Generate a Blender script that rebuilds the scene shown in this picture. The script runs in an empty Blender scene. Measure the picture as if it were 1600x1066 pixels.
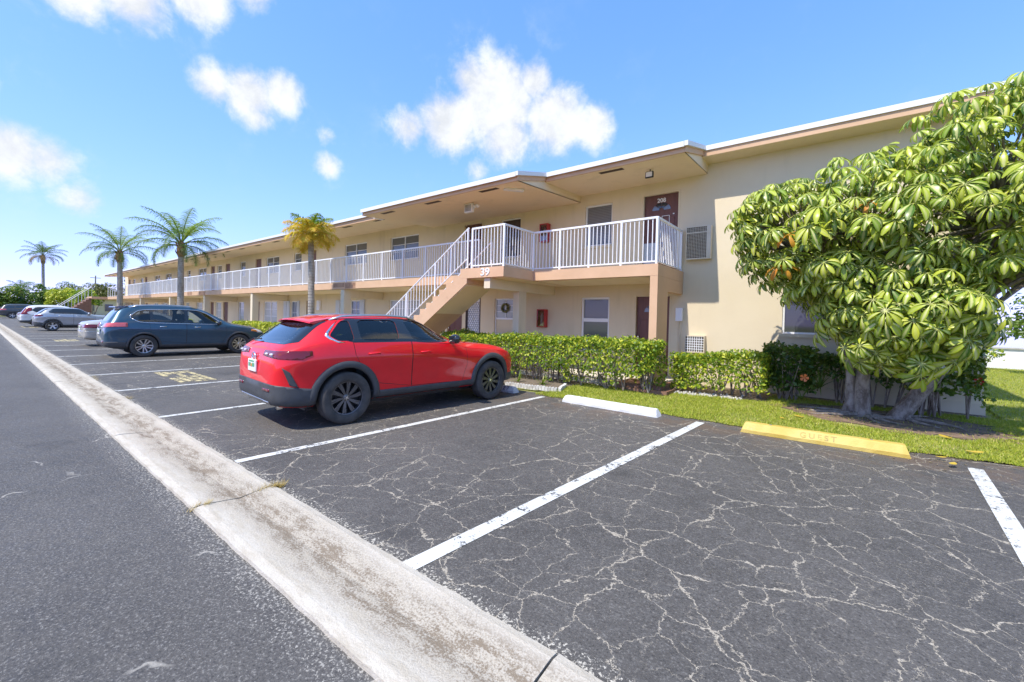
import bpy, bmesh, math, random
import numpy as np
from mathutils import Vector, Matrix
from mathutils.bvhtree import BVHTree

SC = bpy.context.scene
COL = SC.collection
rnd = random.Random(7)
nrs = np.random.RandomState(11)
PI = math.pi

# ---------------------------------------------------------------- camera
CAM_H = 1.5
def camera_matrix():
    yaw, pitch, roll = math.radians(-38.08), math.radians(-0.64), math.radians(1.42)
    f = Vector((math.sin(yaw) * math.cos(pitch), math.cos(yaw) * math.cos(pitch), math.sin(pitch)))
    r = Vector((math.cos(yaw), -math.sin(yaw), 0))
    u = r.cross(f)
    r2 = math.cos(roll) * r + math.sin(roll) * u
    u2 = -math.sin(roll) * r + math.cos(roll) * u
    m = Matrix((r2, u2, -f)).transposed().to_4x4()
    m.translation = (0, 0, CAM_H)
    return m
cd = bpy.data.cameras.new('camera')
cd.sensor_width = 36.0
cd.lens = 36.0 * 663.8 / 1600
cd.shift_y = -27.2 / 1600
cd.clip_end = 3000
cam = bpy.data.objects.new('camera', cd)
COL.objects.link(cam)
cam.matrix_world = camera_matrix()
SC.camera = cam

# ---------------------------------------------------------------- light
SUN_FROM = Vector((-0.08, -0.62, 1.0)).normalized()       # towards the sun
SUN_EL = math.asin(SUN_FROM.z)
SUN_AZ = math.atan2(SUN_FROM.x, SUN_FROM.y)               # clockwise from +Y
sd = bpy.data.lights.new('sun', 'SUN')
sd.energy = 2.05
sd.angle = math.radians(0.53)
sd.color = (1.0, 0.935, 0.83)
sun = bpy.data.objects.new('sun', sd)
COL.objects.link(sun)
sun.rotation_euler = (-SUN_FROM).to_track_quat('-Z', 'Y').to_euler()
sun.location = (-10, -20, 40)

SC.view_settings.view_transform = 'Standard'
SC.view_settings.look = 'None'
SC.view_settings.gamma = 1.0
SC.view_settings.exposure = 1.54
SC.view_settings.use_curve_mapping = False
SC.cycles.max_bounces = 6; SC.cycles.diffuse_bounces = 6; SC.cycles.glossy_bounces = 3; SC.cycles.transmission_bounces = 3; SC.cycles.transparent_max_bounces = 6
SC.cycles.caustics_reflective = False; SC.cycles.caustics_refractive = False

# ---------------------------------------------------------------- node helper
class NT:
    def __init__(s, tree):
        s.t = tree; s.n = tree.nodes; s.l = tree.links
    def add(s, typ, **kw):
        n = s.n.new(typ)
        for k, v in kw.items():
            if k.startswith('i_'):
                key = k[2:]
                s.inp(n, int(key) if key.isdigit() else key, v)
            else:
                setattr(n, k, v)
        return n
    def inp(s, n, key, v):
        sock = n.inputs[key]
        if isinstance(v, bpy.types.NodeSocket):
            s.l.new(v, sock)
        elif isinstance(v, (tuple, list)) and len(v) == 3 and sock.type == 'RGBA':
            sock.default_value = (*v, 1)
        else:
            sock.default_value = v
    def math(s, op, a, b=None, c=None, clamp=False):
        n = s.n.new('ShaderNodeMath'); n.operation = op; n.use_clamp = clamp
        s.inp(n, 0, a)
        if b is not None: s.inp(n, 1, b)
        if c is not None: s.inp(n, 2, c)
        return n.outputs[0]
    def vmath(s, op, a, b=None, out=0):
        n = s.n.new('ShaderNodeVectorMath'); n.operation = op
        s.inp(n, 0, a)
        if b is not None:
            if op == 'SCALE': s.inp(n, 3, b)
            else: s.inp(n, 1, b)
        return n.outputs[1] if op in ('DOT_PRODUCT', 'LENGTH') else n.outputs[0]
    def noise(s, vec, scale, detail=3, rough=0.55, dist=0.0, col=False):
        n = s.add('ShaderNodeTexNoise', i_Scale=scale, i_Detail=detail, i_Roughness=rough, i_Distortion=dist)
        if vec is not None: s.inp(n, 'Vector', vec)
        return n.outputs['Color'] if col else n.outputs['Fac']
    def mix(s, fac, a, b, mode='MIX'):
        n = s.n.new('ShaderNodeMix'); n.data_type = 'RGBA'; n.blend_type = mode
        s.inp(n, 0, fac); s.inp(n, 6, a); s.inp(n, 7, b)
        return n.outputs[2]
    def ramp(s, fac, lo, hi, a=0.0, b=1.0, smooth=True):
        n = s.n.new('ShaderNodeMapRange')
        n.interpolation_type = 'SMOOTHSTEP' if smooth else 'LINEAR'
        s.inp(n, 0, fac); s.inp(n, 1, lo); s.inp(n, 2, hi); s.inp(n, 3, a); s.inp(n, 4, b)
        return n.outputs[0]

# ---------------------------------------------------------------- world: sky with clouds
def direction(px, py):
    v = Vector(((px - 800) / 663.8, -(py - 505.8) / 663.8, -1.0))
    return (cam.matrix_world.to_3x3() @ v).normalized()

def make_world():
    w = bpy.data.worlds.new('World'); SC.world = w
    w.use_nodes = True
    T = NT(w.node_tree); T.n.clear()
    out = T.add('ShaderNodeOutputWorld')
    sky = T.add('ShaderNodeTexSky', sky_type='NISHITA', sun_disc=False)
    sky.sun_elevation = SUN_EL; sky.sun_rotation = SUN_AZ
    sky.altitude = 2500; sky.air_density = 1.0; sky.dust_density = 0.3; sky.ozone_density = 2.2
    tc = T.add('ShaderNodeTexCoord')
    d = T.vmath('NORMALIZE', tc.outputs['Generated'])
    # clouds: clusters of soft round puffs (direction, angular radius, weight)
    spots = []
    def cl(px, py, rad, wt=1.0):
        spots.append((direction(px, py), rad / 663.8 * .9, wt))
    for s in ((775, 160, 84, 1.15), (700, 192, 66, 1.05), (865, 188, 72, 1.05), (735, 122, 44, .95), (835, 128, 44, .95), (925, 198, 46), (640, 200, 42, .95), (790, 212, 64),
              (335, 132, 38, .9), (390, 148, 48), (440, 145, 40, .95), (400, 182, 32, .85), (120, -8, 40, .9), (210, 0, 46), (310, -6, 44), (400, -16, 40, .85),
              (15, 235, 46), (70, 248, 40, .9), (125, 312, 34, .8), (512, 258, 28, .8), (745, 268, 34, .74), (510, 214, 22, .65),
              (-160, 150, 80), (1900, 40, 120), (1980, 90, 100)): cl(*s)
    rr = random.Random(3)
    for k in range(5):
        az = math.radians(rr.uniform(70, 290)) + math.radians(-38); el = math.radians(rr.uniform(10, 60))
        c = Vector((math.sin(az) * math.cos(el), math.cos(az) * math.cos(el), math.sin(el)))
        spots.append((c, rr.uniform(.12, .2), 1.0))
    field = None
    for c, a, wt in spots:
        k = 2.2 / (a * a)
        g = T.math('EXPONENT', T.math('MULTIPLY_ADD', T.vmath('DOT_PRODUCT', d, tuple(c)), k, -k + math.log(wt)))
        field = g if field is None else T.math('MAXIMUM', field, g)
    nn = T.noise(d, 11.0, 7, 0.64, 0.15)
    f = T.math('ADD', field, T.math('MULTIPLY', T.math('SUBTRACT', nn, 0.51), 1.3))
    mask = T.ramp(f, 0.36, 0.90, 0.0, 0.96)
    thin = T.math('MULTIPLY', T.ramp(nn, 0.5, 0.8, 0.0, 0.22), T.ramp(field, 0.02, 0.3, 0.15, 1.0))
    mask = T.math('MAXIMUM', mask, thin)
    shade = T.ramp(nn, 0.36, 0.62, 0.80, 1.0)
    white = T.vmath('SCALE', (2.45, 2.52, 2.62), shade)
    # the clear sky, a little more saturated as in the photograph
    num = T.vmath('MULTIPLY', sky.outputs[0], (.78, 1.31, 1.34))
    den = T.vmath('ADD', T.vmath('MULTIPLY', sky.outputs[0], (.15, .36, .14)), (1, 1, 1))
    colr = T.mix(mask, T.vmath('DIVIDE', num, den), white)
    bg = T.add('ShaderNodeBackground', i_Strength=0.148)
    T.inp(bg, 'Color', colr)
    T.l.new(bg.outputs[0], out.inputs['Surface'])
    w.cycles.sampling_method = 'MANUAL'
    w.cycles.sample_map_resolution = 256
make_world()

# ---------------------------------------------------------------- materials
MATS = {}
def mat(name, color=(.5, .5, .5), rough=.6, metal=0.0, spec=0.5, coat=0.0, build=None, bump=None, **kw):
    if name in MATS: return MATS[name]
    m = bpy.data.materials.new(name); m.use_nodes = True
    T = NT(m.node_tree)
    b = T.n['Principled BSDF']
    b.inputs['Base Color'].default_value = (*color, 1)
    b.inputs['Roughness'].default_value = rough
    b.inputs['Metallic'].default_value = metal
    b.inputs['Specular IOR Level'].default_value = spec
    b.inputs['Coat Weight'].default_value = coat
    b.inputs['Coat Roughness'].default_value = 0.03
    if build: build(T, b)
    MATS[name] = m
    return m
def objpos(T):
    return T.add('ShaderNodeNewGeometry').outputs['Position']
def add_bump(T, b, h, strength=0.3, dist=0.02):
    n = T.add('ShaderNodeBump', i_Strength=strength, i_Distance=dist)
    T.inp(n, 'Height', h)
    T.l.new(n.outputs[0], b.inputs['Normal'])
def varied(c1, c2, scale=2.0, bump=0.15, bscale=120, detail=4, spots=None, vec=(1, 1, 1)):
    def f(T, b):
        p = T.vmath('MULTIPLY', objpos(T), vec)
        n = T.noise(p, scale, detail, .6)
        col = T.mix(T.ramp(n, .3, .7), c1, c2)
        if spots:
            sc, colr, lo, hi, amt = spots
            col = T.mix(T.ramp(T.noise(p, sc, 5, .65), lo, hi, 0, amt), col, colr)
        T.inp(b, 'Base Color', col)
        if bump: add_bump(T, b, T.noise(objpos(T), bscale, 3, .6), bump, .01)
    return f

def asphalt(kind):
    def f(T, b):
        p = objpos(T)
        sep = T.add('ShaderNodeSeparateXYZ'); T.inp(sep, 0, p); X, Y = sep.outputs[0], sep.outputs[1]
        big = T.noise(p, .55, 4, .6)
        fine = T.noise(p, 75, 3, .8)
        mid = T.noise(p, 14, 4, .6)
        if kind == 'lot':
            c = T.mix(T.ramp(big, .3, .7), (.066, .060, .054), (.098, .089, .080))
        else:
            c = T.mix(T.ramp(big, .3, .7), (.060, .055, .050), (.088, .081, .074))
        c = T.mix(T.ramp(mid, .35, .75, 0, .4), c, (.115, .109, .102))
        up_ = .38 if kind == 'lot' else .62
        c = T.mix(T.ramp(fine, .54, .66, 0, up_), c, (.30, .285, .262))
        c = T.mix(T.ramp(fine, .33, .46, .75, 0), c, (.022, .021, .020))
        # broad wear: tyre-polished lanes and oil drips
        oil = T.math('MULTIPLY', T.ramp(T.noise(p, .9, 4, .6), .60, .70), .45)
        c = T.mix(oil, c, (.035, .033, .031))
        if kind == 'lot':
            w1 = T.vmath('SCALE', T.vmath('SUBTRACT', T.noise(p, 1.3, 3, .6, col=True), (.5, .5, .5)), .30)
            w2 = T.vmath('SCALE', T.vmath('SUBTRACT', T.noise(p, 11, 4, .7, col=True), (.5, .5, .5)), .15)
            q = T.vmath('ADD', T.vmath('ADD', p, w1), w2)
            q = T.vmath('MULTIPLY', q, (1, .9, 0))
            brk = T.noise(p, 2.6, 3, .6)
            region = T.ramp(T.noise(p, .33, 2, .5), .38, .56)
            nearlot = T.math('MAXIMUM', region, T.ramp(X, -4.2, -2.4))
            thick = T.ramp(T.noise(p, 5.0, 3, .7), .32, .82, .003, .021)
            def crack(scale, tk, br_lo, br_hi):
                v = T.add('ShaderNodeTexVoronoi', feature='DISTANCE_TO_EDGE', voronoi_dimensions='2D', i_Scale=scale)
                T.inp(v, 'Vector', q)
                dd = T.math('DIVIDE', v.outputs['Distance'], scale)
                m = T.ramp(T.math('DIVIDE', dd, tk), .45, 1.0, 1, 0)
                return T.math('MULTIPLY', m, T.ramp(brk, br_lo, br_hi))
            a = crack(1.1, T.math('MULTIPLY', thick, .8), .34, .42)
            brk = T.noise(T.vmath('ADD', p, (7, 3, 0)), 1.7, 3, .6)
            c2 = crack(2.9, T.math('MULTIPLY', thick, .5), .40, .48)
            brk = T.noise(T.vmath('ADD', p, (2, 9, 0)), 2.3, 3, .6)
            c3 = crack(6.0, T.math('MULTIPLY', thick, .32), .47, .55)
            cr = T.math('MAXIMUM', a, T.math('MAXIMUM', c2, T.math('MULTIPLY', c3, .45)))
            fleck = T.math('MULTIPLY', T.ramp(T.noise(p, 21, 3, .7), .66, .72), T.ramp(T.noise(p, 1.1, 2, .5), .45, .6, .1, .75))
            cr = T.math('MULTIPLY', T.math('MAXIMUM', cr, fleck), nearlot)
            grit = T.noise(p, 70, 2, .7)
            ccol = T.mix(T.ramp(grit, .3, .7), (.25, .215, .165), (.46, .41, .33))
            # dirt washed against the wheel stop and along the grass edge
            dirt = T.math('MULTIPLY', T.ramp(Y, 5.6, 6.9), T.ramp(T.noise(p, 1.7, 5, .65), .42, .6))
            c = T.mix(T.math('MULTIPLY', dirt, .8), c, (.125, .088, .062))
            c = T.mix(cr, c, ccol)
            edge = T.ramp(Y, 1.62, 1.86, 1, 0)
            sp = T.ramp(T.math('ADD', T.noise(p, 55, 3, .75), T.math('MULTIPLY', edge, .14)), .64, .72)
            sp = T.math('MULTIPLY', sp, T.ramp(T.math('ADD', edge, T.math('MULTIPLY', T.noise(p, 1.6, 3, .6), .7)), .55, .95))
            c = T.mix(T.math('MULTIPLY', sp, .9), c, (.56, .52, .44))
            hgt = T.math('SUBTRACT', fine, T.math('MULTIPLY', cr, .6))
        else:
            edge = T.ramp(Y, .72, 1.08)
            sp = T.ramp(T.math('ADD', T.noise(p, 60, 3, .75), T.math('MULTIPLY', edge, .10)), .62, .70)
            sp = T.math('MULTIPLY', sp, T.ramp(T.math('ADD', edge, T.math('MULTIPLY', T.noise(p, 1.4, 3, .6), .9)), .5, 1.0, .30, 1))
            c = T.mix(T.math('MULTIPLY', sp, .8), c, (.40, .375, .33))
            v = T.add('ShaderNodeTexVoronoi', feature='DISTANCE_TO_EDGE', voronoi_dimensions='2D', i_Scale=.8)
            T.inp(v, 'Vector', T.vmath('ADD', p, T.vmath('SCALE', T.noise(p, 3, 3, .6, col=True), .4)))
            cr = T.math('MULTIPLY', T.ramp(v.outputs['Distance'], .003, .012, 1, 0), T.ramp(T.noise(p, 1.5, 2, .5), .56, .64))
            c = T.mix(T.math('MULTIPLY', cr, .7), c, (.42, .39, .34))
            hgt = fine
        T.inp(b, 'Base Color', c)
        T.inp(b, 'Roughness', T.ramp(mid, .3, .7, .62, .8))
        add_bump(T, b, hgt, .55, .012)
    return f
def concrete_gutter(T, b):
    p = objpos(T)
    sep = T.add('ShaderNodeSeparateXYZ'); T.inp(sep, 0, p); Y = sep.outputs[1]
    wob = T.math('MULTIPLY', T.math('SUBTRACT', T.noise(p, 1.2, 3, .6), .5), .25)
    yy = T.math('ADD', Y, wob)
    mid = T.ramp(T.math('ABSOLUTE', T.math('SUBTRACT', yy, 1.40)), .03, .27, 1, 0)
    fine = T.noise(p, 90, 3, .75)
    med = T.noise(T.vmath('MULTIPLY', p, (.45, 1.6, 1)), 9, 5, .7)
    c = T.mix(T.ramp(med, .3, .7), (.44, .39, .31), (.66, .62, .54))
    st = T.math('MULTIPLY', T.math('ADD', T.math('MULTIPLY', mid, .95), .28), T.ramp(T.math('ADD', T.math('MULTIPLY', med, .6), T.math('MULTIPLY', fine, .5)), .42, .66))
    c = T.mix(st, c, (.21, .165, .115))
    c = T.mix(T.ramp(fine, .28, .4, .6, 0), c, (.16, .14, .12))
    T.inp(b, 'Base Color', c)
    add_bump(T, b, T.math('ADD', fine, T.noise(p, 25, 3, .6)), .5, .012)
def paint_line(col, wear=.5, under=(.05, .05, .053)):
    def f(T, b):
        p = objpos(T)
        n = T.math('ADD', T.math('MULTIPLY', T.noise(p, 26, 4, .75), .7), T.math('MULTIPLY', T.noise(p, 3, 3, .6), .35))
        m = T.ramp(n, wear - .03, wear + .04, 1, 0)
        c = T.mix(T.ramp(T.noise(p, 7, 4, .6), .3, .75), col, tuple(x * .78 for x in col))
        T.inp(b, 'Base Color', T.mix(m, under, c))
        add_bump(T, b, T.noise(p, 120, 2, .6), .3, .008)
    return f
def stucco(col, col2):
    def f(T, b):
        p = objpos(T)
        n = T.noise(p, .8, 5, .6)
        c = T.mix(T.ramp(n, .3, .7), col, col2)
        st = T.ramp(T.noise(T.vmath('MULTIPLY', p, (1.4, 1.4, .22)), 1.5, 5, .65), .52, .78, 0, .42)
        c = T.mix(st, c, tuple(x * .72 for x in col))
        T.inp(b, 'Base Color', c)
        add_bump(T, b, T.math('ADD', T.noise(p, 60, 4, .7), T.noise(p, 14, 3, .6)), .16, .01)
    return f
def leafmat(name, cols, trans=.35, rough=.42, midrib=None, vein=False):
    def f(T, b):
        g = T.add('ShaderNodeNewGeometry')
        oi = T.add('ShaderNodeObjectInfo')
        r = T.math('FRACT', T.math('ADD', g.outputs['Random Per Island'], T.math('MULTIPLY', oi.outputs['Random'], .37)))
        cr = T.add('ShaderNodeValToRGB')
        cr.color_ramp.interpolation = 'LINEAR'
        el = cr.color_ramp.elements
        for i, (pos, c) in enumerate(cols):
            e = el[i] if i < 2 else el.new(pos)
            e.position = pos; e.color = (*c, 1)
        T.inp(cr, 0, r)
        c = cr.outputs[0]
        if midrib:
            uv = T.add('ShaderNodeUVMap'); s = T.add('ShaderNodeSeparateXYZ'); T.inp(s, 0, uv.outputs[0])
            a = T.math('ABSOLUTE', T.math('SUBTRACT', s.outputs[0], .5))
            wv = T.math('MULTIPLY', T.noise(g.outputs['Position'], 45, 2, .6), .18)
            m = T.ramp(T.math('SUBTRACT', a, T.math('MULTIPLY', wv, 1.0)), .0, .24, 1, 0)
            amt = T.math('MULTIPLY', m, T.ramp(T.math('FRACT', T.math('MULTIPLY', r, 7.3)), .15, .8, .25, .95))
            c = T.mix(amt, c, midrib)
            # yellow rim on some leaflets
            rim = T.math('MULTIPLY', T.ramp(a, .36, .48), T.ramp(T.math('FRACT', T.math('MULTIPLY', r, 3.1)), .3, .9, 0, .5))
            c = T.mix(rim, c, (.36, .42, .05))
        T.inp(b, 'Base Color', c)
        b.inputs['Roughness'].default_value = rough
        b.inputs['Specular IOR Level'].default_value = .35
        tr = T.add('ShaderNodeBsdfTranslucent')
        T.inp(tr, 'Color', T.mix(.5, c, (.30, .42, .03)))
        mx = T.add('ShaderNodeMixShader', i_0=trans)
        T.l.new(b.outputs[0], mx.inputs[1]); T.l.new(tr.outputs[0], mx.inputs[2])
        T.l.new(mx.outputs[0], T.n['Material Output'].inputs[0])
    return mat(name, build=f)
def bark(c1, c2, scale=8, vec=(1, 1, 1), bump=.8, rings=0):
    def f(T, b):
        tc = T.add('ShaderNodeTexCoord'); p = T.vmath('MULTIPLY', tc.outputs['Object'], vec)
        n = T.noise(p, scale, 6, .7, .4)
        c = T.mix(T.ramp(n, .35, .65), c1, c2)
        h = n
        if rings:
            s = T.add('ShaderNodeSeparateXYZ'); T.inp(s, 0, tc.outputs['Object'])
            w = T.math('FRACT', T.math('MULTIPLY', T.math('ADD', s.outputs[2], T.math('MULTIPLY', n, .03)), rings))
            ring = T.ramp(w, 0, .22, 1, 0)
            c = T.mix(T.math('MULTIPLY', ring, .5), c, tuple(x * .45 for x in c1))
            h = T.math('SUBTRACT', n, ring)
        T.inp(b, 'Base Color', c)
        add_bump(T, b, h, bump, .03)
    return f
def glassmat(name, tint=(.55, .6, .58), refl=1.0):
    if name in MATS: return MATS[name]
    m = bpy.data.materials.new(name); m.use_nodes = True
    T = NT(m.node_tree); T.n.clear()
    o = T.add('ShaderNodeOutputMaterial')
    tr = T.add('ShaderNodeBsdfTransparent'); T.inp(tr, 0, tint)
    gl = T.add('ShaderNodeBsdfGlossy', i_Roughness=0.02); T.inp(gl, 0, (1, 1, 1))
    fr = T.add('ShaderNodeFresnel', i_IOR=1.5)
    mx = T.add('ShaderNodeMixShader')
    T.inp(mx, 0, T.math('MULTIPLY', fr.outputs[0], 1.6 * refl, clamp=True))
    T.l.new(tr.outputs[0], mx.inputs[1]); T.l.new(gl.outputs[0], mx.inputs[2])
    T.l.new(mx.outputs[0], o.inputs[0])
    MATS[name] = m
    return m
def blinds(T, b):
    p = objpos(T); s = T.add('ShaderNodeSeparateXYZ'); T.inp(s, 0, p)
    w = T.math('FRACT', T.math('MULTIPLY', s.outputs[2], 22))
    c = T.mix(T.ramp(w, .05, .3, 1, 0), (.20, .205, .215), (.06, .06, .065))
    T.inp(b, 'Base Color', c)
def grassground(T, b):
    p = objpos(T)
    n = T.math('ADD', T.math('MULTIPLY', T.noise(p, 1.1, 4, .6), .6), T.math('MULTIPLY', T.noise(p, 18, 4, .7), .4))
    c = T.mix(T.ramp(n, .35, .65), (.20, .24, .04), (.38, .36, .11))
    T.inp(b, 'Base Color', c)
    add_bump(T, b, T.noise(p, 70, 3, .7), .8, .03)

def M(n): return MATS[n]
mat('lot', rough=.75, build=asphalt('lot'))
mat('drive', rough=.75, build=asphalt('drive'))
mat('gutter', rough=.85, build=concrete_gutter)
mat('line', rough=.6, build=paint_line((.66, .66, .63), .585))
mat('line_yellow', rough=.7, build=paint_line((.62, .52, .27), .54))
mat('concrete', rough=.85, build=varied((.42, .40, .36), (.55, .53, .49), 3, .3, 90))
mat('bounce_floor', rough=.8, build=varied((.58, .53, .44), (.66, .61, .52), 3, .2, 90))  # pale floor tone, raised to bounce sunlight onto walls and soffits
mat('stopwhite', rough=.6, build=varied((.66, .66, .64), (.74, .74, .72), 4, .25, 60, spots=(16, (.30, .29, .27), .66, .72, .8)))
mat('stopyellow', rough=.6, build=varied((.52, .36, .06), (.60, .45, .12), 3, .3, 60, spots=(9, (.50, .40, .2), .60, .75, .7)))
mat('stopgrey', rough=.8, build=varied((.45, .44, .42), (.60, .59, .57), 4, .3, 60))
mat('stencil', rough=.8, build=varied((.48, .36, .10), (.36, .28, .10), 8, 0))
mat('stencil_grey', (.22, .22, .22), .8)
mat('wall', rough=.85, build=stucco((.68, .58, .405), (.715, .615, .435)))
MATS['wall_right'] = MATS['wall']
mat('soffit', rough=.85, build=stucco((.79, .645, .43), (.82, .675, .46)))
mat('trim', rough=.75, build=varied((.60, .385, .23), (.66, .43, .265), 1.4, .12, 70, spots=(2.2, (.36, .21, .13), .66, .8, .6)))
mat('stain', rough=.85, build=varied((.30, .16, .09), (.46, .28, .17), 5, .1))
mat('brown_paint', rough=.7, build=varied((.20, .105, .065), (.26, .14, .09), 3, .1))
mat('drip', (.74, .74, .73), .45)
mat('rooftop', rough=.9, build=varied((.55, .54, .52), (.68, .67, .64), 4, .3))
mat('vent', (.055, .030, .016), .7)
mat('white', (.80, .80, .80), .38)
mat('white_alu', rough=.35, build=varied((.78, .79, .80), (.84, .84, .84), 5, 0))
mat('door_brown', rough=.45, build=varied((.115, .042, .028), (.15, .058, .04), 5, .05, vec=(3, 3, .3)))
mat('door_dark', (.055, .03, .022), .5)
mat('glass_dark', (.045, .05, .055), .04, spec=.7)
mat('blind', rough=.22, spec=.6, build=blinds)
mat('glass_grey', (.13, .14, .14), .08, spec=.6)
mat('glass_pale', (.42, .45, .46), .15, spec=.6)
mat('glass_blue', (.16, .20, .27), .1, spec=.6)
mat('shutter', (.55, .58, .60), .5)
mat('brass', (.55, .42, .2), .3, 1.0)
mat('chrome', (.85, .85, .85), .12, 1.0)
mat('red_box', (.42, .012, .018), .3, coat=.5)
mat('black', (.012, .012, .012), .5)
mat('ac_beige', rough=.5, build=varied((.60, .52, .38), (.66, .58, .44), 6, 0))
mat('ac_dark', rough=.6, build=varied((.10, .078, .055), (.16, .125, .09), 30, 0))
mat('lamp_lens', (.85, .86, .86), .25)
mat('soil', rough=.95, build=varied((.11, .072, .045), (.24, .165, .11), 7, .9, 35, 6))
mat('mulch', rough=.95, build=varied((.10, .075, .05), (.24, .19, .14), 16, .9, 35, 6))
mat('pebble', rough=.8, build=varied((.45, .42, .38), (.7, .68, .64), 14, 0))
mat('grassbase', rough=.95, build=grassground)
mat('bark_tree', rough=.9, build=bark((.13, .10, .075), (.36, .31, .26), 9, (1, 1, .5), .9))
mat('bark_grey', rough=.9, build=bark((.16, .125, .095), (.32, .27, .22), 12, (1, 1, .4), .5))
mat('palm_bark', rough=.9, build=bark((.28, .245, .20), (.44, .40, .34), 7, (1, 1, .6), .5, 9))
mat('palm_boot', rough=.9, build=bark((.16, .075, .035), (.36, .20, .10), 9, (2, 2, .5), .9))
mat('twig', rough=.9, build=bark((.20, .155, .12), (.38, .32, .26), 12, (1, 1, .4), .3))
mat('petiole', (.30, .34, .10), .5)
leafmat('leaf_schefflera', [(0, (.032, .10, .012)), (.28, (.10, .21, .018)), (.55, (.32, .44, .028)), (1, (.60, .63, .05))], .28, .30, midrib=(.72, .70, .28))
leafmat('leaf_orange', [(0, (.62, .20, .02)), (1, (.72, .36, .04))], .3, .4)
leafmat('leaf_yellow', [(0, (.62, .42, .05)), (1, (.72, .52, .08))], .3, .5)
leafmat('leaf_hedge', [(0, (.06, .13, .014)), (.35, (.16, .28, .022)), (.7, (.40, .50, .035)), (1, (.70, .68, .07))], .40, .4)
leafmat('leaf_lime', [(0, (.22, .30, .02)), (.5, (.42, .48, .03)), (1, (.60, .58, .06))], .35, .4)
leafmat('leaf_dark', [(0, (.03, .075, .014)), (.5, (.06, .135, .02)), (1, (.15, .22, .03))], .3, .38)
leafmat('leaf_mix', [(0, (.05, .115, .015)), (.5, (.12, .21, .025)), (.85, (.22, .30, .04)), (1, (.42, .36, .11))], .3, .4)
leafmat('leaf_far', [(0, (.05, .095, .018)), (.5, (.10, .16, .026)), (1, (.19, .24, .045))], .3, .5)
leafmat('leaf_olive', [(0, (.09, .10, .035)), (.5, (.15, .16, .06)), (1, (.26, .22, .10))], .3, .5)
leafmat('palm_green', [(0, (.045, .105, .022)), (.5, (.085, .17, .03)), (1, (.17, .25, .05))], .3, .45)
leafmat('palm_bright', [(0, (.10, .20, .02)), (.6, (.20, .32, .03)), (1, (.33, .38, .05))], .35, .45)
leafmat('palm_gold', [(0, (.60, .30, .03)), (.45, (.82, .50, .06)), (1, (.72, .66, .08))], .45, .5)
leafmat('palm_dry', [(0, (.16, .10, .06)), (1, (.30, .22, .13))], .25, .6)
leafmat('grass', [(0, (.20, .29, .022)), (.5, (.40, .45, .042)), (.85, (.54, .54, .07)), (1, (.64, .53, .20))], .3, .5)
leafmat('dry_grass', [(0, (.36, .24, .06)), (1, (.55, .42, .14))], .3, .6)

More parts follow.
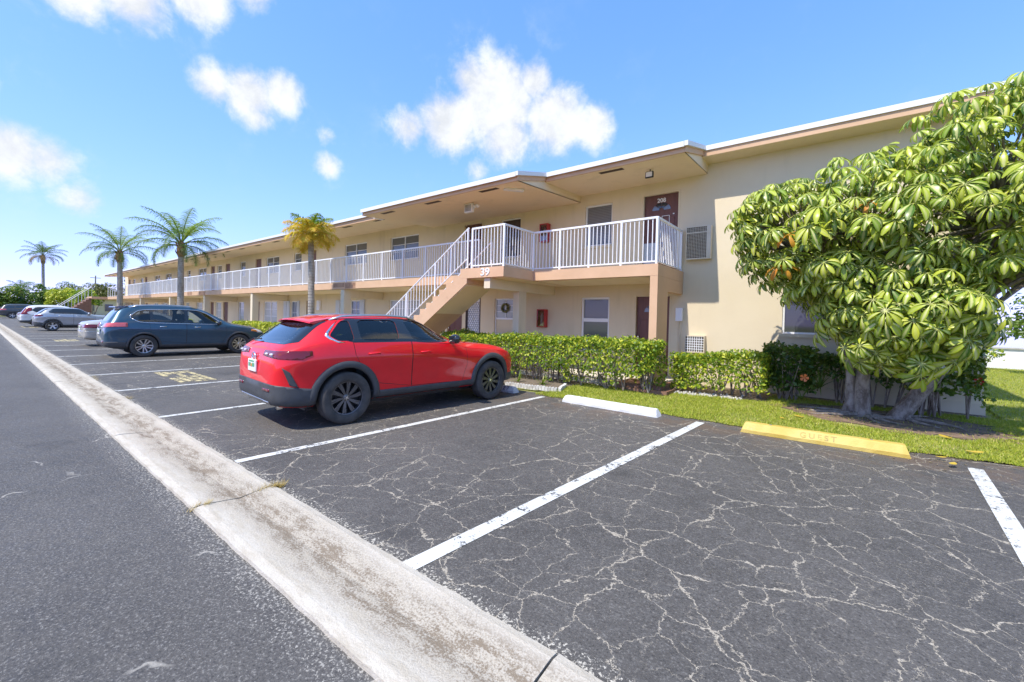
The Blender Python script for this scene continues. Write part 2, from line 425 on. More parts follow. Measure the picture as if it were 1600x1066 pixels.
# ---------------------------------------------------------------- geometry helpers
class MB:
    def __init__(s):
        s.v = []; s.f = []; s.uv = None; s.mi = None
    def add(s, verts, faces):
        o = len(s.v)
        s.v.extend([tuple(p) for p in verts]); s.f.extend([tuple(i + o for i in f) for f in faces])
        return s
    def box(s, x0, x1, y0, y1, z0, z1):
        return s.add([(x0, y0, z0), (x1, y0, z0), (x1, y1, z0), (x0, y1, z0), (x0, y0, z1), (x1, y0, z1), (x1, y1, z1), (x0, y1, z1)],
                     [(0, 3, 2, 1), (4, 5, 6, 7), (0, 1, 5, 4), (1, 2, 6, 5), (2, 3, 7, 6), (3, 0, 4, 7)])
    def cbox(s, x0, x1, y0, y1, z0, z1, c=.01):
        """box with chamfered vertical and top edges"""
        a = [(x0 + c, y0), (x1 - c, y0), (x1, y0 + c), (x1, y1 - c), (x1 - c, y1), (x0 + c, y1), (x0, y1 - c), (x0, y0 + c)]
        i = [(x0 + c * 1.6, y0 + c), (x1 - c * 1.6, y0 + c), (x1 - c, y0 + c * 1.6), (x1 - c, y1 - c * 1.6), (x1 - c * 1.6, y1 - c), (x0 + c * 1.6, y1 - c), (x0 + c, y1 - c * 1.6), (x0 + c, y0 + c * 1.6)]
        v = [(*p, z0) for p in a] + [(*p, z1 - c) for p in a] + [(*p, z1) for p in i]
        f = [tuple(range(7, -1, -1)), tuple(range(16, 24))]
        for k in range(8):
            n = (k + 1) % 8
            f += [(k, n, 8 + n, 8 + k), (8 + k, 8 + n, 16 + n, 16 + k)]
        return s.add(v, f)
    def quad(s, a, b, c, d): return s.add([a, b, c, d], [(0, 1, 2, 3)])
    def prism_y(s, poly, y0, y1):
        """poly of (x,z) counter-clockwise seen from -Y, extruded in y"""
        n = len(poly)
        v = [(x, y0, z) for x, z in poly] + [(x, y1, z) for x, z in poly]
        f = [tuple(range(n)), tuple(range(2 * n - 1, n - 1, -1))]
        f += [((i + 1) % n, i, n + i, n + (i + 1) % n) for i in range(n)]
        return s.add(v, f)
    def prism_x(s, poly, x0, x1):
        n = len(poly)
        v = [(x0, y, z) for y, z in poly] + [(x1, y, z) for y, z in poly]
        f = [tuple(range(n - 1, -1, -1)), tuple(range(n, 2 * n))]
        f += [(i, (i + 1) % n, n + (i + 1) % n, n + i) for i in range(n)]
        return s.add(v, f)
    def path(s, pts, radii, n=8, cap=True):
        pts = [Vector(p) for p in pts]; k = len(pts)
        if not hasattr(radii, '__len__'): radii = [radii] * k
        up = Vector((0, 0, 1)); base = len(s.v)
        prev = None
        for i, p in enumerate(pts):
            t = (pts[min(i + 1, k - 1)] - pts[max(i - 1, 0)]).normalized()
            if prev is None:
                a = t.cross(up)
                if a.length < .05: a = t.cross(Vector((1, 0, 0)))
            else:
                a = prev - t * prev.dot(t)
            a.normalize(); prev = a; b = t.cross(a)
            for j in range(n):
                w = 2 * PI * j / n
                s.v.append(tuple(p + (a * math.cos(w) + b * math.sin(w)) * radii[i]))
        for i in range(k - 1):
            for j in range(n):
                q = (j + 1) % n
                s.f.append((base + i * n + j, base + i * n + q, base + (i + 1) * n + q, base + (i + 1) * n + j))
        if cap:
            s.f.append(tuple(base + j for j in range(n - 1, -1, -1)))
            s.f.append(tuple(base + (k - 1) * n + j for j in range(n)))
        return s
    def lathe_x(s, prof, n=32, cx=0, cy=0, cz=0):
        """profile of (x, r) turned about the x axis"""
        base = len(s.v)
        for x, r in prof:
            for j in range(n):
                w = 2 * PI * j / n
                s.v.append((cx + x, cy + r * math.cos(w), cz + r * math.sin(w)))
        for i in range(len(prof) - 1):
            for j in range(n):
                q = (j + 1) % n
                s.f.append((base + i * n + j, base + (i + 1) * n + j, base + (i + 1) * n + q, base + i * n + q))
        return s
    def mesh(s, name, m=None, smooth=False):
        me = bpy.data.meshes.new(name)
        me.from_pydata(s.v, [], s.f)
        if s.uv is not None:
            lay = me.uv_layers.new(name='UVMap')
            idx = np.zeros(len(me.loops), dtype=np.int32); me.loops.foreach_get('vertex_index', idx)
            lay.data.foreach_set('uv', np.asarray(s.uv, dtype=np.float32)[idx].ravel())
        if m is not None: me.materials.append(M(m) if isinstance(m, str) else m)
        if smooth: me.polygons.foreach_set('use_smooth', [True] * len(me.polygons))
        me.update()
        return me
    def obj(s, name, m=None, parent=None, smooth=False, world=True):
        return link(name, s.mesh(name, m, smooth), parent, world)

def link(name, me, parent=None, world=False):
    o = bpy.data.objects.new(name, me); COL.objects.link(o)
    if parent is not None:
        o.parent = parent
        if world: o.matrix_parent_inverse = root_matrix(parent).inverted()
    return o
def root_matrix(o):
    m = o.matrix_basis.copy()
    if o.parent: m = root_matrix(o.parent) @ o.matrix_parent_inverse @ m
    return m
def thing(name, label, cat, loc=(0, 0, 0), rotz=0, group=None):
    o = bpy.data.objects.new(name, None); COL.objects.link(o)
    o.empty_display_size = .2
    o.location = loc; o.rotation_euler = (0, 0, rotz)
    return tag(o, label, cat, group)
def tag(o, label, cat, group=None):
    o['label'] = label; o['category'] = cat
    if group: o['group'] = group
    return o
def struct(o):
    o['kind'] = 'structure'; return o
def stuff(o):
    o['kind'] = 'stuff'; return o
def sheet(name, poly, z, m):
    o = MB().add([(x, y, z) for x, y in poly], [tuple(range(len(poly)))]).obj(name, m)
    return struct(o)
def text_mesh(txt, size, m, extrude=.004, spacing=1.0, bold=.018):
    c = bpy.data.curves.new('t', 'FONT'); c.body = txt; c.size = size; c.extrude = extrude
    c.offset = size * bold; c.align_x = 'CENTER'; c.align_y = 'CENTER'; c.space_character = spacing
    o = bpy.data.objects.new('t', c); COL.objects.link(o)
    bpy.context.view_layer.update()
    me = bpy.data.meshes.new_from_object(o.evaluated_get(bpy.context.evaluated_depsgraph_get()))
    bpy.data.objects.remove(o)
    me.materials.clear(); me.materials.append(M(m))
    return me
def text_part(name, txt, size, m, parent, matrix, extrude=.004, spacing=1.0):
    me = text_mesh(txt, size, m, extrude, spacing)
    me.transform(matrix)
    return link(name, me, parent, True)
FRONT = Matrix.Rotation(PI / 2, 4, 'X')       # lettering that faces -Y

# ================================================================ SETTING
sheet('ground', [(-900, -900), (900, -900), (900, 900), (-900, 900)], -.06, 'grassbase')
# driveway and parking lot (finely cut edges on the grass side)
def wavy_edge(x0, x1, f, step, amp, seed):
    r = random.Random(seed); pts = []
    x = x0
    while x < x1:
        pts.append((x, f(x) + r.uniform(-amp, amp))); x += step * r.uniform(.6, 1.4)
    pts.append((x1, f(x1)))
    return pts
sheet('driveway', [(-130, -9), (40, -9), (40, 1.10), (-130, 1.10)], -.030, 'drive')
def lot_edge(x):
    if x < -4.7: return 7.28
    if x < 0: return 7.12 + .02 * math.sin(x * 2)
    return 7.14 + .15 * max(0, x - .3) ** 1.2
edge = wavy_edge(-100, -5, lot_edge, 3, .02, 1) + wavy_edge(-4.9, 9, lot_edge, .12, .035, 2)
sheet('parking_lot', [(-100, 1.60), (9, 1.60)] + edge[::-1], -.022, 'lot')

# concrete valley gutter, slab by slab
gut = thing('gutter', '', '', (-3, 1.35, -.02)); del gut['label']; del gut['category']; struct(gut)
def gutter_slab(x0, x1, seed):
    r = random.Random(seed); mb = MB()
    n = max(2, int((x1 - x0) / .11)); prof = [(1.055, -.05), (1.06, -.012), (1.12, -.006), (1.28, -.020), (1.38, -.034), (1.47, -.022), (1.60, -.004), (1.645, -.010), (1.65, -.05)]
    x0 += .006; x1 -= .006
    for i in range(n + 1):
        x = x0 + (x1 - x0) * i / n
        d0, d1 = r.uniform(-.004, .004), r.uniform(-.007, .006)
        for j, (y, z) in enumerate(prof):
            mb.v.append((x, y + (d0 if j < 2 else d1 if j > 6 else 0), z + .006 + (r.uniform(-.002, .002))))
    k = len(prof)
    for i in range(n):
        for j in range(k - 1):
            mb.f.append((i * k + j, (i + 1) * k + j, (i + 1) * k + j + 1, i * k + j + 1))
    mb.f.append(tuple(range(k))); mb.f.append(tuple(n * k + j for j in range(k - 1, -1, -1)))
    return mb.obj('gutter_slab', 'gutter', gut, smooth=False)
joints = [6, 3.0, .1, -.98, -3.88, -6.8, -9.65, -12.55]
while joints[-1] > -98: joints.append(joints[-1] - 2.9)
for i in range(len(joints) - 1): gutter_slab(joints[i + 1], joints[i], i)

# painted stall lines
def stall_line(x0, y0, x1, y1, w=.105):
    d = Vector((x1 - x0, y1 - y0, 0)).normalized(); n = Vector((-d.y, d.x, 0)) * w / 2
    a, b = Vector((x0, y0, -.018)), Vector((x1, y1, -.018))
    return struct(MB().quad(a + n, a - n, b - n, b + n).obj('parking_line', 'line'))
stall_line(.86, 1.66, 1.17, 6.83, .125); stall_line(-2.05, 1.64, -1.71, 6.95, .125); stall_line(-4.83, 1.67, -4.65, 7.0)
stall_line(-7.63, 1.66, -7.62, 7.0); stall_line(-10.6, 1.66, -10.63, 7.0)
x = -13.45
while x > -88: stall_line(x, 1.66, x - .03, 7.0); x -= 2.84
def worn_patch(x0, x1, y0, y1, seed):
    r = random.Random(seed); mb = MB()
    for row in range(5):
        ya = y0 + (y1 - y0) * row / 5; yb = ya + (y1 - y0) / 5 * .8
        xx = x0 + r.uniform(0, .15)
        while xx < x1:
            w = r.uniform(.25, .6)
            if r.random() > .16: mb.quad((xx, ya, -.0175), (min(xx + w, x1), ya, -.0175), (min(xx + w, x1), yb, -.0175), (xx, yb, -.0175))
            xx += w + .04
    return struct(mb.obj('worn_yellow_lettering', 'line_yellow'))
worn_patch(-13.2, -11.0, 2.75, 3.45, 3)
worn_patch(-29.6, -27.8, 2.4, 3.2, 4); worn_patch(-50, -47, 2.4, 3.2, 5)

# lawn (sheet with a ragged edge), bare soil, planting bed, walkway
edge2 = wavy_edge(-4.7, 9, lambda x: lot_edge(x) - .02, .11, .045, 9)
sheet('lawn', edge2 + [(60, 7.6), (60, 25.6), (2.2, 25.6), (2.2, 10.9), (-4.9, 10.9), (-4.9, 8.2)], -.012, 'grassbase')
def blob(cx, cy, rx, ry, n, seed, jit=.18):
    r = random.Random(seed)
    return [(cx + rx * math.cos(2 * PI * i / n) * (1 + r.uniform(-jit, jit)), cy + ry * math.sin(2 * PI * i / n) * (1 + r.uniform(-jit, jit))) for i in range(n)]
sheet('bare_soil', blob(.55, 9.35, 1.5, .98, 40, 5), -.004, 'soil')
sheet('planting_bed', wavy_edge(-98, -5.0, lambda x: 7.66, 1.5, .05, 21) + [(-4.95, 8.35)] + wavy_edge(-4.8, -1.2, lambda x: 9.15 + .18 * (x + 4.8) * .9, .15, .05, 22) + [(-.6, 10.6), (2.0, 10.7), (2.0, 11.2), (-98, 11.2)], -.006, 'mulch')
wk = MB().box(-66, -3.25, 9.3, 11.3, -.04, .10); struct(wk.obj('walkway', 'bounce_floor'))

# ================================================================ APARTMENT BUILDING
W = 11.1
bld = thing('apartment_building', 'long two-storey beige apartment block with white balcony railings and low roof', 'building', (-30, 11.1, 0))
def B(mb, name, m, parent=None, smooth=False): return mb.obj(name, m, parent or bld, smooth)
XL, XR = -66.0, 1.97
# ---- openings: (x0,x1,z0,z1,kind)
OP = []
def up(x0, x1, kind, z0=None, z1=4.84):
    OP.append((x0, x1, (2.82 if kind[0] == 'd' else 3.86) if z0 is None else z0, z1 + (.06 if kind[0] == 'd' else 0), kind))
def lo(x0, x1, kind, z0=None, z1=2.18):
    OP.append((x0, x1, (.11 if kind[0] == 'd' else 1.12) if z0 is None else z0, z1 + (.05 if kind[0] == 'd' else 0), kind))
up(-4.36, -3.37, 'd208'); up(-6.07, -5.22, 'wblind', 3.66); up(-11.02, -10.1, 'd207'); up(-9.28, -8.43, 'wdark', 3.55)
up(-15.42, -13.56, 'w2'); up(-19.02, -17.18, 'w2'); up(-24.2, -23.34, 'w1'); up(-22.6, -21.7, 'd'); up(-27.82, -26.05, 'w2')
up(-29.42, -28.45, 'd'); up(-31.87, -30.95, 'w1'); up(-34.5, -33.58, 'd'); up(-36.1, -35.2, 'w1'); up(-37.48, -36.55, 'd')
up(-40.3, -38.4, 'w2'); up(-43.05, -42.2, 'w1'); up(-45.9, -45.0, 'd'); up(-49.4, -47.5, 'w2'); up(-53.1, -51.2, 'w2'); up(-56.85, -55.9, 'd')
up(-58.7, -57.6, 'w1'); up(-62.2, -61.1, 'w1'); up(-64.2, -63.2, 'd')
lo(-4.5, -3.52, 'd108'); lo(-6.12, -5.23, 'wsash', .62); lo(-9.48, -8.56, 'wwreath', .95); lo(-10.85, -10.12, 'dgrille'); lo(-11.85, -10.98, 'd')
lo(-15.42, -13.4, 'w2pale'); lo(-18.46, -17.62, 'wblue', .98); lo(-22.75, -21.8, 'd'); lo(-24.5, -23.75, 'wblue', .3); lo(-28.05, -26.22, 'w2pale', .85)
lo(-29.6, -28.6, 'd'); lo(-32.04, -31.1, 'w1pale', .85); lo(-34.85, -33.85, 'd'); lo(-36.35, -35.2, 'w1pale', .5); lo(-37.5, -36.65, 'd')
lo(-40.6, -39.2, 'w1pale'); lo(-43.4, -42.4, 'w1pale'); lo(-47.0, -46.1, 'd'); lo(-50.4, -48.8, 'w2pale'); lo(-53.4, -51.8, 'w2pale'); lo(-56.5, -55.6, 'd')
lo(-59.4, -58.0, 'w1pale'); lo(-63.0, -62.0, 'd')
lo(-1.10, .75, 'w2dark', 1.32, 2.35)

def wall_holes(x0, x1, z0, z1, holes, Y, depth):
    mb = MB()
    hs = [h for h in holes if h[0] < x1 and h[1] > x0 and h[2] < z1 and h[3] > z0]
    xs = sorted({x0, x1, *[h[0] for h in hs], *[h[1] for h in hs]})
    zs = sorted({z0, z1, *[h[2] for h in hs], *[h[3] for h in hs]})
    for i in range(len(xs) - 1):
        j = 0
        while j < len(zs) - 1:
            def solid(jj):
                cx, cz = (xs[i] + xs[i + 1]) / 2, (zs[jj] + zs[jj + 1]) / 2
                return not any(h[0] < cx < h[1] and h[2] < cz < h[3] for h in hs)
            if not solid(j): j += 1; continue
            k = j
            while k + 1 < len(zs) - 1 and solid(k + 1): k += 1
            mb.quad((xs[i], Y, zs[j]), (xs[i + 1], Y, zs[j]), (xs[i + 1], Y, zs[k + 1]), (xs[i], Y, zs[k + 1]))
            j = k + 1
    for a, b, c, d, *_ in hs:
        e = Y + depth
        mb.quad((a, Y, c), (a, Y, d), (a, e, d), (a, e, c)); mb.quad((b, Y, d), (b, Y, c), (b, e, c), (b, e, d))
        mb.quad((a, Y, d), (b, Y, d), (b, e, d), (a, e, d)); mb.quad((b, Y, c), (a, Y, c), (a, e, c), (b, e, c))
    return mb
B(wall_holes(XL, -3.02, 0, 5.6, OP, W, .13), 'front_wall', 'wall')
B(wall_holes(-3.02, XR, -.05, 5.6, OP, W, .13), 'front_wall', 'wall_right')
mb = MB(); mb.box(XL, XR, 20.8, 21.0, -.05, 5.4)
for xe in (XL, XR):
    mb.add([(xe, W, -.05), (xe, 21, -.05), (xe, 21, 5.4), (xe, 16, 6.9), (xe, W, 5.6)], [(0, 1, 2, 3, 4) if xe > 0 else (4, 3, 2, 1, 0)])
B(mb, 'end_wall', 'wall_right')
B(MB().box(-3.0, XR + .025, W - .025, W + .1, -.05, .20), 'plinth', 'wall_right')

# ---- windows and doors
def window(x0, x1, z0, z1, kind):
    y = W + .08; t = .035
    fm = MB()
    cols = 2 if '2' in kind else 1
    def ring(a, b, c, d, w, y0, y1):
        fm.box(a, b, y0, y1, d - w, d); fm.box(a, b, y0, y1, c, c + w)
        fm.box(a, a + w, y0, y1, c + w, d - w); fm.box(b - w, b, y0, y1, c + w, d - w)
    white = kind in ('wsash', 'wblind', 'w2dark')
    t = .055 if kind == 'wsash' else .04
    ring(x0 + .002, x1 - .002, z0 + .002, z1 - .002, t, y - .035, y + .04)
    panes = []
    if kind == 'wsash':
        zm = z0 + (z1 - z0) * .58
        fm.box(x0 + t, x1 - t, y - .03, y + .035, zm - .05, zm + .05)
        panes = [(x0 + t, x1 - t, zm + .05, z1 - t), (x0 + t, x1 - t, z0 + t, zm - .05)]
    elif kind == 'wwreath':
        zm = z0 + .55
        fm.box(x0 + t, x1 - t, y - .03, y + .035, zm - .03, zm + .03)
        panes = [(x0 + t, x1 - t, zm + .03, z1 - t), (x0 + t, x1 - t, z0 + t, zm - .03)]
    else:
        for c in range(cols):
            a = x0 + t + (x1 - x0 - 2 * t) * c / cols; b = x0 + t + (x1 - x0 - 2 * t) * (c + 1) / cols
            if c: fm.box(a - .018, a + .018, y - .032, y + .035, z0 + t, z1 - t); a += .018
            if c < cols - 1: b -= .018
            panes.append((a, b, z0 + t, z1 - t))
    w = B(fm, 'window', 'white' if white else 'white_alu')
    gm = {'wsash': 'glass_grey', 'wblind': 'blind', 'wdark': 'door_dark', 'wwreath': 'glass_pale', 'w2dark': 'glass_dark', 'wblue': 'glass_blue'}.get(kind, 'glass_pale' if 'pale' in kind else 'glass_grey')
    for i, (a, b, c, d) in enumerate(panes):
        g = gm
        if kind == 'wwreath' and i == 1: g = 'wall'
        MB().box(a, b, y, y + .01, c, d).obj('pane', g, w)
        if kind in ('w2', 'w2pale', 'w1', 'wblue', 'w1pale', 'wwreath') and i < cols:
            mbm = MB(); k = 2
            for q in range(1, k + 1):
                zz = c + (d - c) * q / (k + 1); mbm.box(a, b, y - .012, y - .002, zz - .009, zz + .009)
            if kind in ('wblue', 'wwreath'):
                xm = (a + b) / 2; mbm.box(xm - .009, xm + .009, y - .0145, y - .0035, c, d)
            mbm.obj('glazing_bar', 'white_alu', w)
    if kind == 'wwreath':
        pts = [((x0 + x1) / 2 - .02 + .13 * math.cos(u), y - .05, (z1 - .32) + .13 * math.sin(u)) for u in np.linspace(0, 2 * PI, 19)]
        wr = MB().path(pts, .04, 6); wr.obj('round_ornament', 'leaf_olive', w, True)
    # sill
    MB().box(x0 - .05, x1 + .05, W - .045, W + .012, z0 - .07, z0 - .004).obj('sill', 'wall_right' if x0 > -3 else 'wall', w)
    return w
def door(x0, x1, z0, z1, kind):
    y = W + .07
    fr = MB(); fw = .045
    fr.box(x0 + .001, x0 + fw, W - .006, W + .125, z0, z1 - .001); fr.box(x1 - fw, x1 - .001, W - .006, W + .125, z0, z1 - .001)
    fr.box(x0 + fw, x1 - fw, W - .006, W + .125, z1 - fw, z1 - .001)
    dm = MB(); a, b, d = x0 + fw + .004, x1 - fw - .004, z1 - fw - .004
    dm.box(a, b, y, y + .04, z0 + .01, d)
    wd = b - a
    fancy = kind in ('d208', 'd108', 'd207')
    rows = ((.12, .36), (.42, .70)) if fancy else ((.10, .42), (.48, .72), (.78, .93))
    for r0, r1 in rows:
        for c0, c1 in ((.12, .45), (.55, .88)):
            za, zb = z0 + (d - z0) * r0, z0 + (d - z0) * r1
            dm.cbox(a + wd * c0, a + wd * c1, y - .012, y + .002, za, zb, .008)
    o = B(dm, 'door', 'white_alu' if kind == 'dgrille' else 'door_brown')
    fr.obj('door_frame', 'door_dark' if kind == 'dgrille' else 'wall', o)
    kx = a + .07 if kind != 'd208' else b - .07
    MB().lathe_x([(0, 0), (.0, .028), (.03, .03), (.05, .02), (.05, 0)], 12).mesh('k')
    kn = MB().path([(kx, y, z0 + 1.0), (kx, y - .03, z0 + 1.0), (kx, y - .04, z0 + 1.0), (kx, y - .075, z0 + 1.0)], [.03, .012, .03, .024], 10); kn.obj('door_knob', 'chrome', o, True)
    if fancy:
        # half-round fanlight cut in wedges
        cx, cz = (a + b) / 2, z0 + (d - z0) * .80; R = wd * .27
        for k in range(4):
            w0, w1 = PI * (k + .06) / 4, PI * (k + .94) / 4
            pts = [(cx + R * .28 * math.cos(w0), cz + R * .28 * math.sin(w0))] + [(cx + R * math.cos(w0 + (w1 - w0) * q / 4), cz + R * .8 * math.sin(w0 + (w1 - w0) * q / 4)) for q in range(5)] + [(cx + R * .28 * math.cos(w1), cz + R * .28 * math.sin(w1))]
            MB().prism_y(pts[::1], y - .010, y + .001).obj('fanlight_pane', 'glass_blue' if k in (0, 3) else 'glass_dark', o)
    if kind in ('d208', 'd207'):
        text_part('door_number', '208' if kind == 'd208' else '207', .15, 'white', o, Matrix.Translation((cx, y - .008, z0 + (d - z0) * .925)) @ FRONT)
    if kind == 'd208':
        # pale glass storm panel with torn film and a white notice
        MB().box(a + .01, a + .32, y - .021, y - .014, z0 + .08, z0 + .78).obj('film_panel', 'glass_pale', o)
        nf = MB(); nx0, nx1, nz0, nz1 = cx + .02, cx + .22, z0 + 1.22, z0 + 1.47
        nf.box(nx0, nx1, y - .02, y - .012, nz1 - .012, nz1); nf.box(nx0, nx0 + .012, y - .02, y - .012, nz0, nz1 - .012); nf.box(nx1 - .012, nx1, y - .02, y - .012, nz0, nz1 - .012)
        nf.obj('notice_frame', 'white', o)
        MB().box(cx + .3, cx + .34, y - .02, y - .012, z0 + 1.48, z0 + 1.51).obj('door_viewer', 'white', o)
    if kind == 'dgrille':
        gm = MB(); n = 7
        H2 = d - z0
        for i in range(-22, 12):
            for sgn in (1, -1):
                p = []
                for q in np.linspace(0, 1, 2):
                    pass
        # scale-pattern security grille
        rows, cols = 24, 6
        for rr in range(rows):
            for cc in range(cols):
                ox = a + wd * (cc + (.5 if rr % 2 else 0)) / cols; oz = z0 + .1 + (H2 - .2) * rr / rows
                pts = [(min(max(ox + wd / cols * .5 * math.cos(u), a), b), y - .03, oz + wd / cols * .55 * math.sin(u)) for u in np.linspace(0, PI, 6)]
                gm.path(pts, .007, 4, False)
        gm.obj('security_grille', 'glass_blue', o)
    return o
for op in OP:
    (door if op[4][0] == 'd' else window)(*op)
# shutters beside some ground-floor windows
for x0, x1 in ((-17.6, -17.22), (-19.68, -19.32), (-24.92, -24.56), (-23.7, -23.42), (-25.3, -24.95)):
    s = MB().box(x0, x1, W - .045, W - .002, .5, 2.2)
    for q in range(14): s.box(x0 + .03, x1 - .03, W - .055, W - .044, .58 + q * .113, .64 + q * .113)
    B(s, 'shutter', 'shutter')

# ---- upper slabs
def slab(x0, x1, y0, name='balcony_slab'):
    return B(MB().box(x0, x1, y0, W - .002, 2.53, 2.79), name, 'trim')
slab(-63.0, -8.05, 9.2); slab(-6.57, -3.24, 9.25)
B(MB().box(-63.0, -8.1, 9.3, W - .01, 2.7905, 2.797), 'balcony_bounce_sheet', 'bounce_floor')  # thin pale sheets added over the slabs to bounce sunlight up to the soffit
B(MB().box(-6.5, -3.35, 9.36, W - .011, 2.7905, 2.797), 'balcony_bounce_sheet', 'bounce_floor')
B(MB().box(-8.05, -6.57, 8.0, W - .003, 2.532, 2.785), 'stair_landing', 'trim')
B(MB().box(-63, -8.1, 9.32, W - .004, 2.515, 2.5295), 'balcony_ceiling', 'soffit')
B(MB().box(-6.5, -3.4, 9.37, W - .005, 2.514, 2.5285), 'balcony_ceiling', 'soffit')
B(MB().box(-8.0, -6.62, 8.1, W - .006, 2.516, 2.5310), 'balcony_ceiling', 'soffit')
# side panel at the near end, near column, step
B(MB().box(-3.40, -3.243, 9.93, W - .006, 2.22, 2.528), 'side_panel', 'trim')
B(MB().box(-3.41, -3.2405, 9.252, 9.94, .09, 2.5275), 'column', 'trim')
B(MB().box(-4.05, -3.02, 9.0, 9.9, -.03, .14).box(-3.75, -2.85, 8.85, 9.45, -.03, .07), 'entry_step', 'brown_paint')
# beam and column under the stair landing
B(MB().box(-7.25, -7.05, 8.06, W - .007, 2.26, 2.512), 'landing_beam', 'wall')
B(MB().box(-7.27, -7.06, 9.3, 9.63, .1, 2.258), 'column', 'wall')
# piers and cross beams of the long gallery
for px in (-15.95, -24.9, -32.35, -39.95, -48.9, -57.5):
    B(MB().box(px - .13, px + .13, 9.24, 9.55, .1, 2.512), 'pier', 'wall')
    B(MB().box(px - .1, px + .1, 9.55, W - .01, 2.2, 2.511), 'gallery_beam', 'wall')
B(MB().box(-15.7, -14.95, 9.196, 9.1985, 2.55, 2.76).box(-16.6, -15.75, 9.196, 9.1985, 2.60, 2.77), 'rust_stain', 'stain')
B(MB().box(-33.2, -32.0, 9.196, 9.1985, 2.54, 2.77).box(-35.6, -34.6, 9.196, 9.1985, 2.56, 2.77), 'rust_stain', 'stain')
text_part('building_number', '39', .255, 'white', bld, Matrix.Translation((-7.17, 7.992, 2.66)) @ FRONT @ Matrix.Scale(1.25, 4, (1, 0, 0)), .006)

# ---- staircase (parts: flight, each step)
NS, RISE = 15, 2.67 / 15; TREAD = .268
x_top = -8.05
flight = MB(); xa = x_top - TREAD * (NS - 1)
poly = [(x_top + .001, 2.53), (x_top + .001, 2.62), (xa - .1, .10 - .0), (xa - .1, -.03), (xa + .42, -.03)]
poly = [(x_top + .35, 2.5315), (x_top - .0, 2.58), (xa - .12, .06), (xa - .12, -.03), (xa + .30, -.03)]
poly = [(xa - .12, -.03), (xa + .36, -.03), (x_top + .24, 2.40), (x_top + .24, 2.5305), (x_top, 2.60), (xa - .12, .10)]
st = B(flight.prism_y(poly, 8.002, 9.08), 'stair_flight', 'trim')
for i in range(NS - 1):
    x1 = x_top - TREAD * i; z1 = 2.79 - RISE * (i + 1)
    MB().box(x1 - TREAD - .02, x1 - .001 if i else x1 - .001, 8.02, 9.06, z1 - RISE - .02, z1).obj('step', 'trim', st)
B(MB().prism_y([(xa - .1, -.02), (xa + .3, -.02), (x_top + .2, 2.35), (x_top + .2, 2.398), (xa + .32, .0)], 8.03, 9.05), 'stair_soffit', 'soffit')

# ---- railings
post_me = MB().cbox(-.025, .025, -.025, .025, 0, 1.03, .004).mesh('post', 'white_alu')
bal_me = MB().box(-.0085, .0085, -.0085, .0085, .075, 1.0).mesh('baluster', 'white_alu')
far_bal = MB()
n_bal = [0]
def railing(p0, p1, zf, n_panels, per=10, name='balcony_railing', first_post=True, last_post=True, limit=300):
    p0, p1 = Vector((*p0, zf)), Vector((*p1, zf)); d = p1 - p0; L = d.length; d.normalize()
    mb = MB(); nrm = Vector((-d.y, d.x, 0))
    def bar(za, zb, hw):
        a = [p0 + nrm * hw, p0 - nrm * hw, p1 - nrm * hw, p1 + nrm * hw]
        mb.add([(*q.xy, zf + za) for q in a] + [(*q.xy, zf + zb) for q in a], [(0, 1, 2, 3), (7, 6, 5, 4), (1, 0, 4, 5), (2, 1, 5, 6), (3, 2, 6, 7), (0, 3, 7, 4)])
    bar(1.0, 1.045, .024)
    r = B(mb, name, 'white_alu')
    mb = MB(); bar(.045, .075, .014); mb.obj('bottom_rail', 'white_alu', r)
    rz = math.atan2(d.y, d.x)
    for i in range(n_panels + 1):
        if (i == 0 and not first_post) or (i == n_panels and not last_post): continue
        q = p0 + d * (L * i / n_panels)
        o = link('post', post_me, r, True); o.location = q; o.rotation_euler = (0, 0, rz)
    for i in range(n_panels):
        for k in range(1, per + 1):
            q = p0 + d * (L * (i + k / (per + 1)) / n_panels)
            if n_bal[0] < limit:
                o = link('baluster', bal_me, r, True); o.location = q; o.rotation_euler = (0, 0, rz); n_bal[0] += 1
            else:
                s = .0085; far_bal.box(q.x - s, q.x + s, q.y - s, q.y + s, zf + .075, zf + 1.0)
    return r
ZF = 2.79
railing((-7.68, 8.06), (-6.62, 8.06), ZF, 1, 9)
railing((-6.62, 8.06), (-6.62, 9.31), ZF, 1, 10, first_post=False)
railing((-6.62, 9.31), (-3.30, 9.31), ZF, 4, 7, first_post=False)
railing((-3.30, 9.31), (-3.30, 11.05), ZF, 1, 14, first_post=False)
# stair railing
def stair_rail(y, first):
    x0, x1 = x_top + .22, xa + .1
    def zt(x): return 2.79 + (x - x_top) * RISE / TREAD - .06
    mb = MB()
    def rail(h, r): return MB().path([(x0, y, zt(x0) + h), (x1, y, zt(x1) + h)], r, 8)
    rr = B(rail(.98, .022), 'stair_railing', 'white_alu')
    rail(.20, .016).obj('bottom_rail', 'white_alu', rr)
    for i in range(4):
        x = x0 + (x1 - x0) * (i + .02) / 3.1
        MB().cbox(x - .02, x + .02, y - .02, y + .02, zt(x) - .05, zt(x) + .97, .003).obj('post', 'white_alu', rr)
    n = 30
    for i in range(1, n):
        x = x0 + (x1 - x0) * i / n
        MB().box(x - .008, x + .008, y - .008, y + .008, zt(x) + .2, zt(x) + .97).obj('baluster', 'white_alu', rr); n_bal[0] += 1
stair_rail(8.07, True)
mb = MB().path([(x_top + .2, 9.02, 3.65), (xa + .1, 9.02, .98)], .02, 8)
for q in (0, .33, .66, 1): 
    xx = x_top + .2 + (xa + .1 - x_top - .2) * q; zz = 3.65 + (.98 - 3.65) * q
    mb.path([(xx, 9.02, zz), (xx, 9.02, zz - .9)], .016, 6)
B(mb, 'stair_railing', 'white_alu')
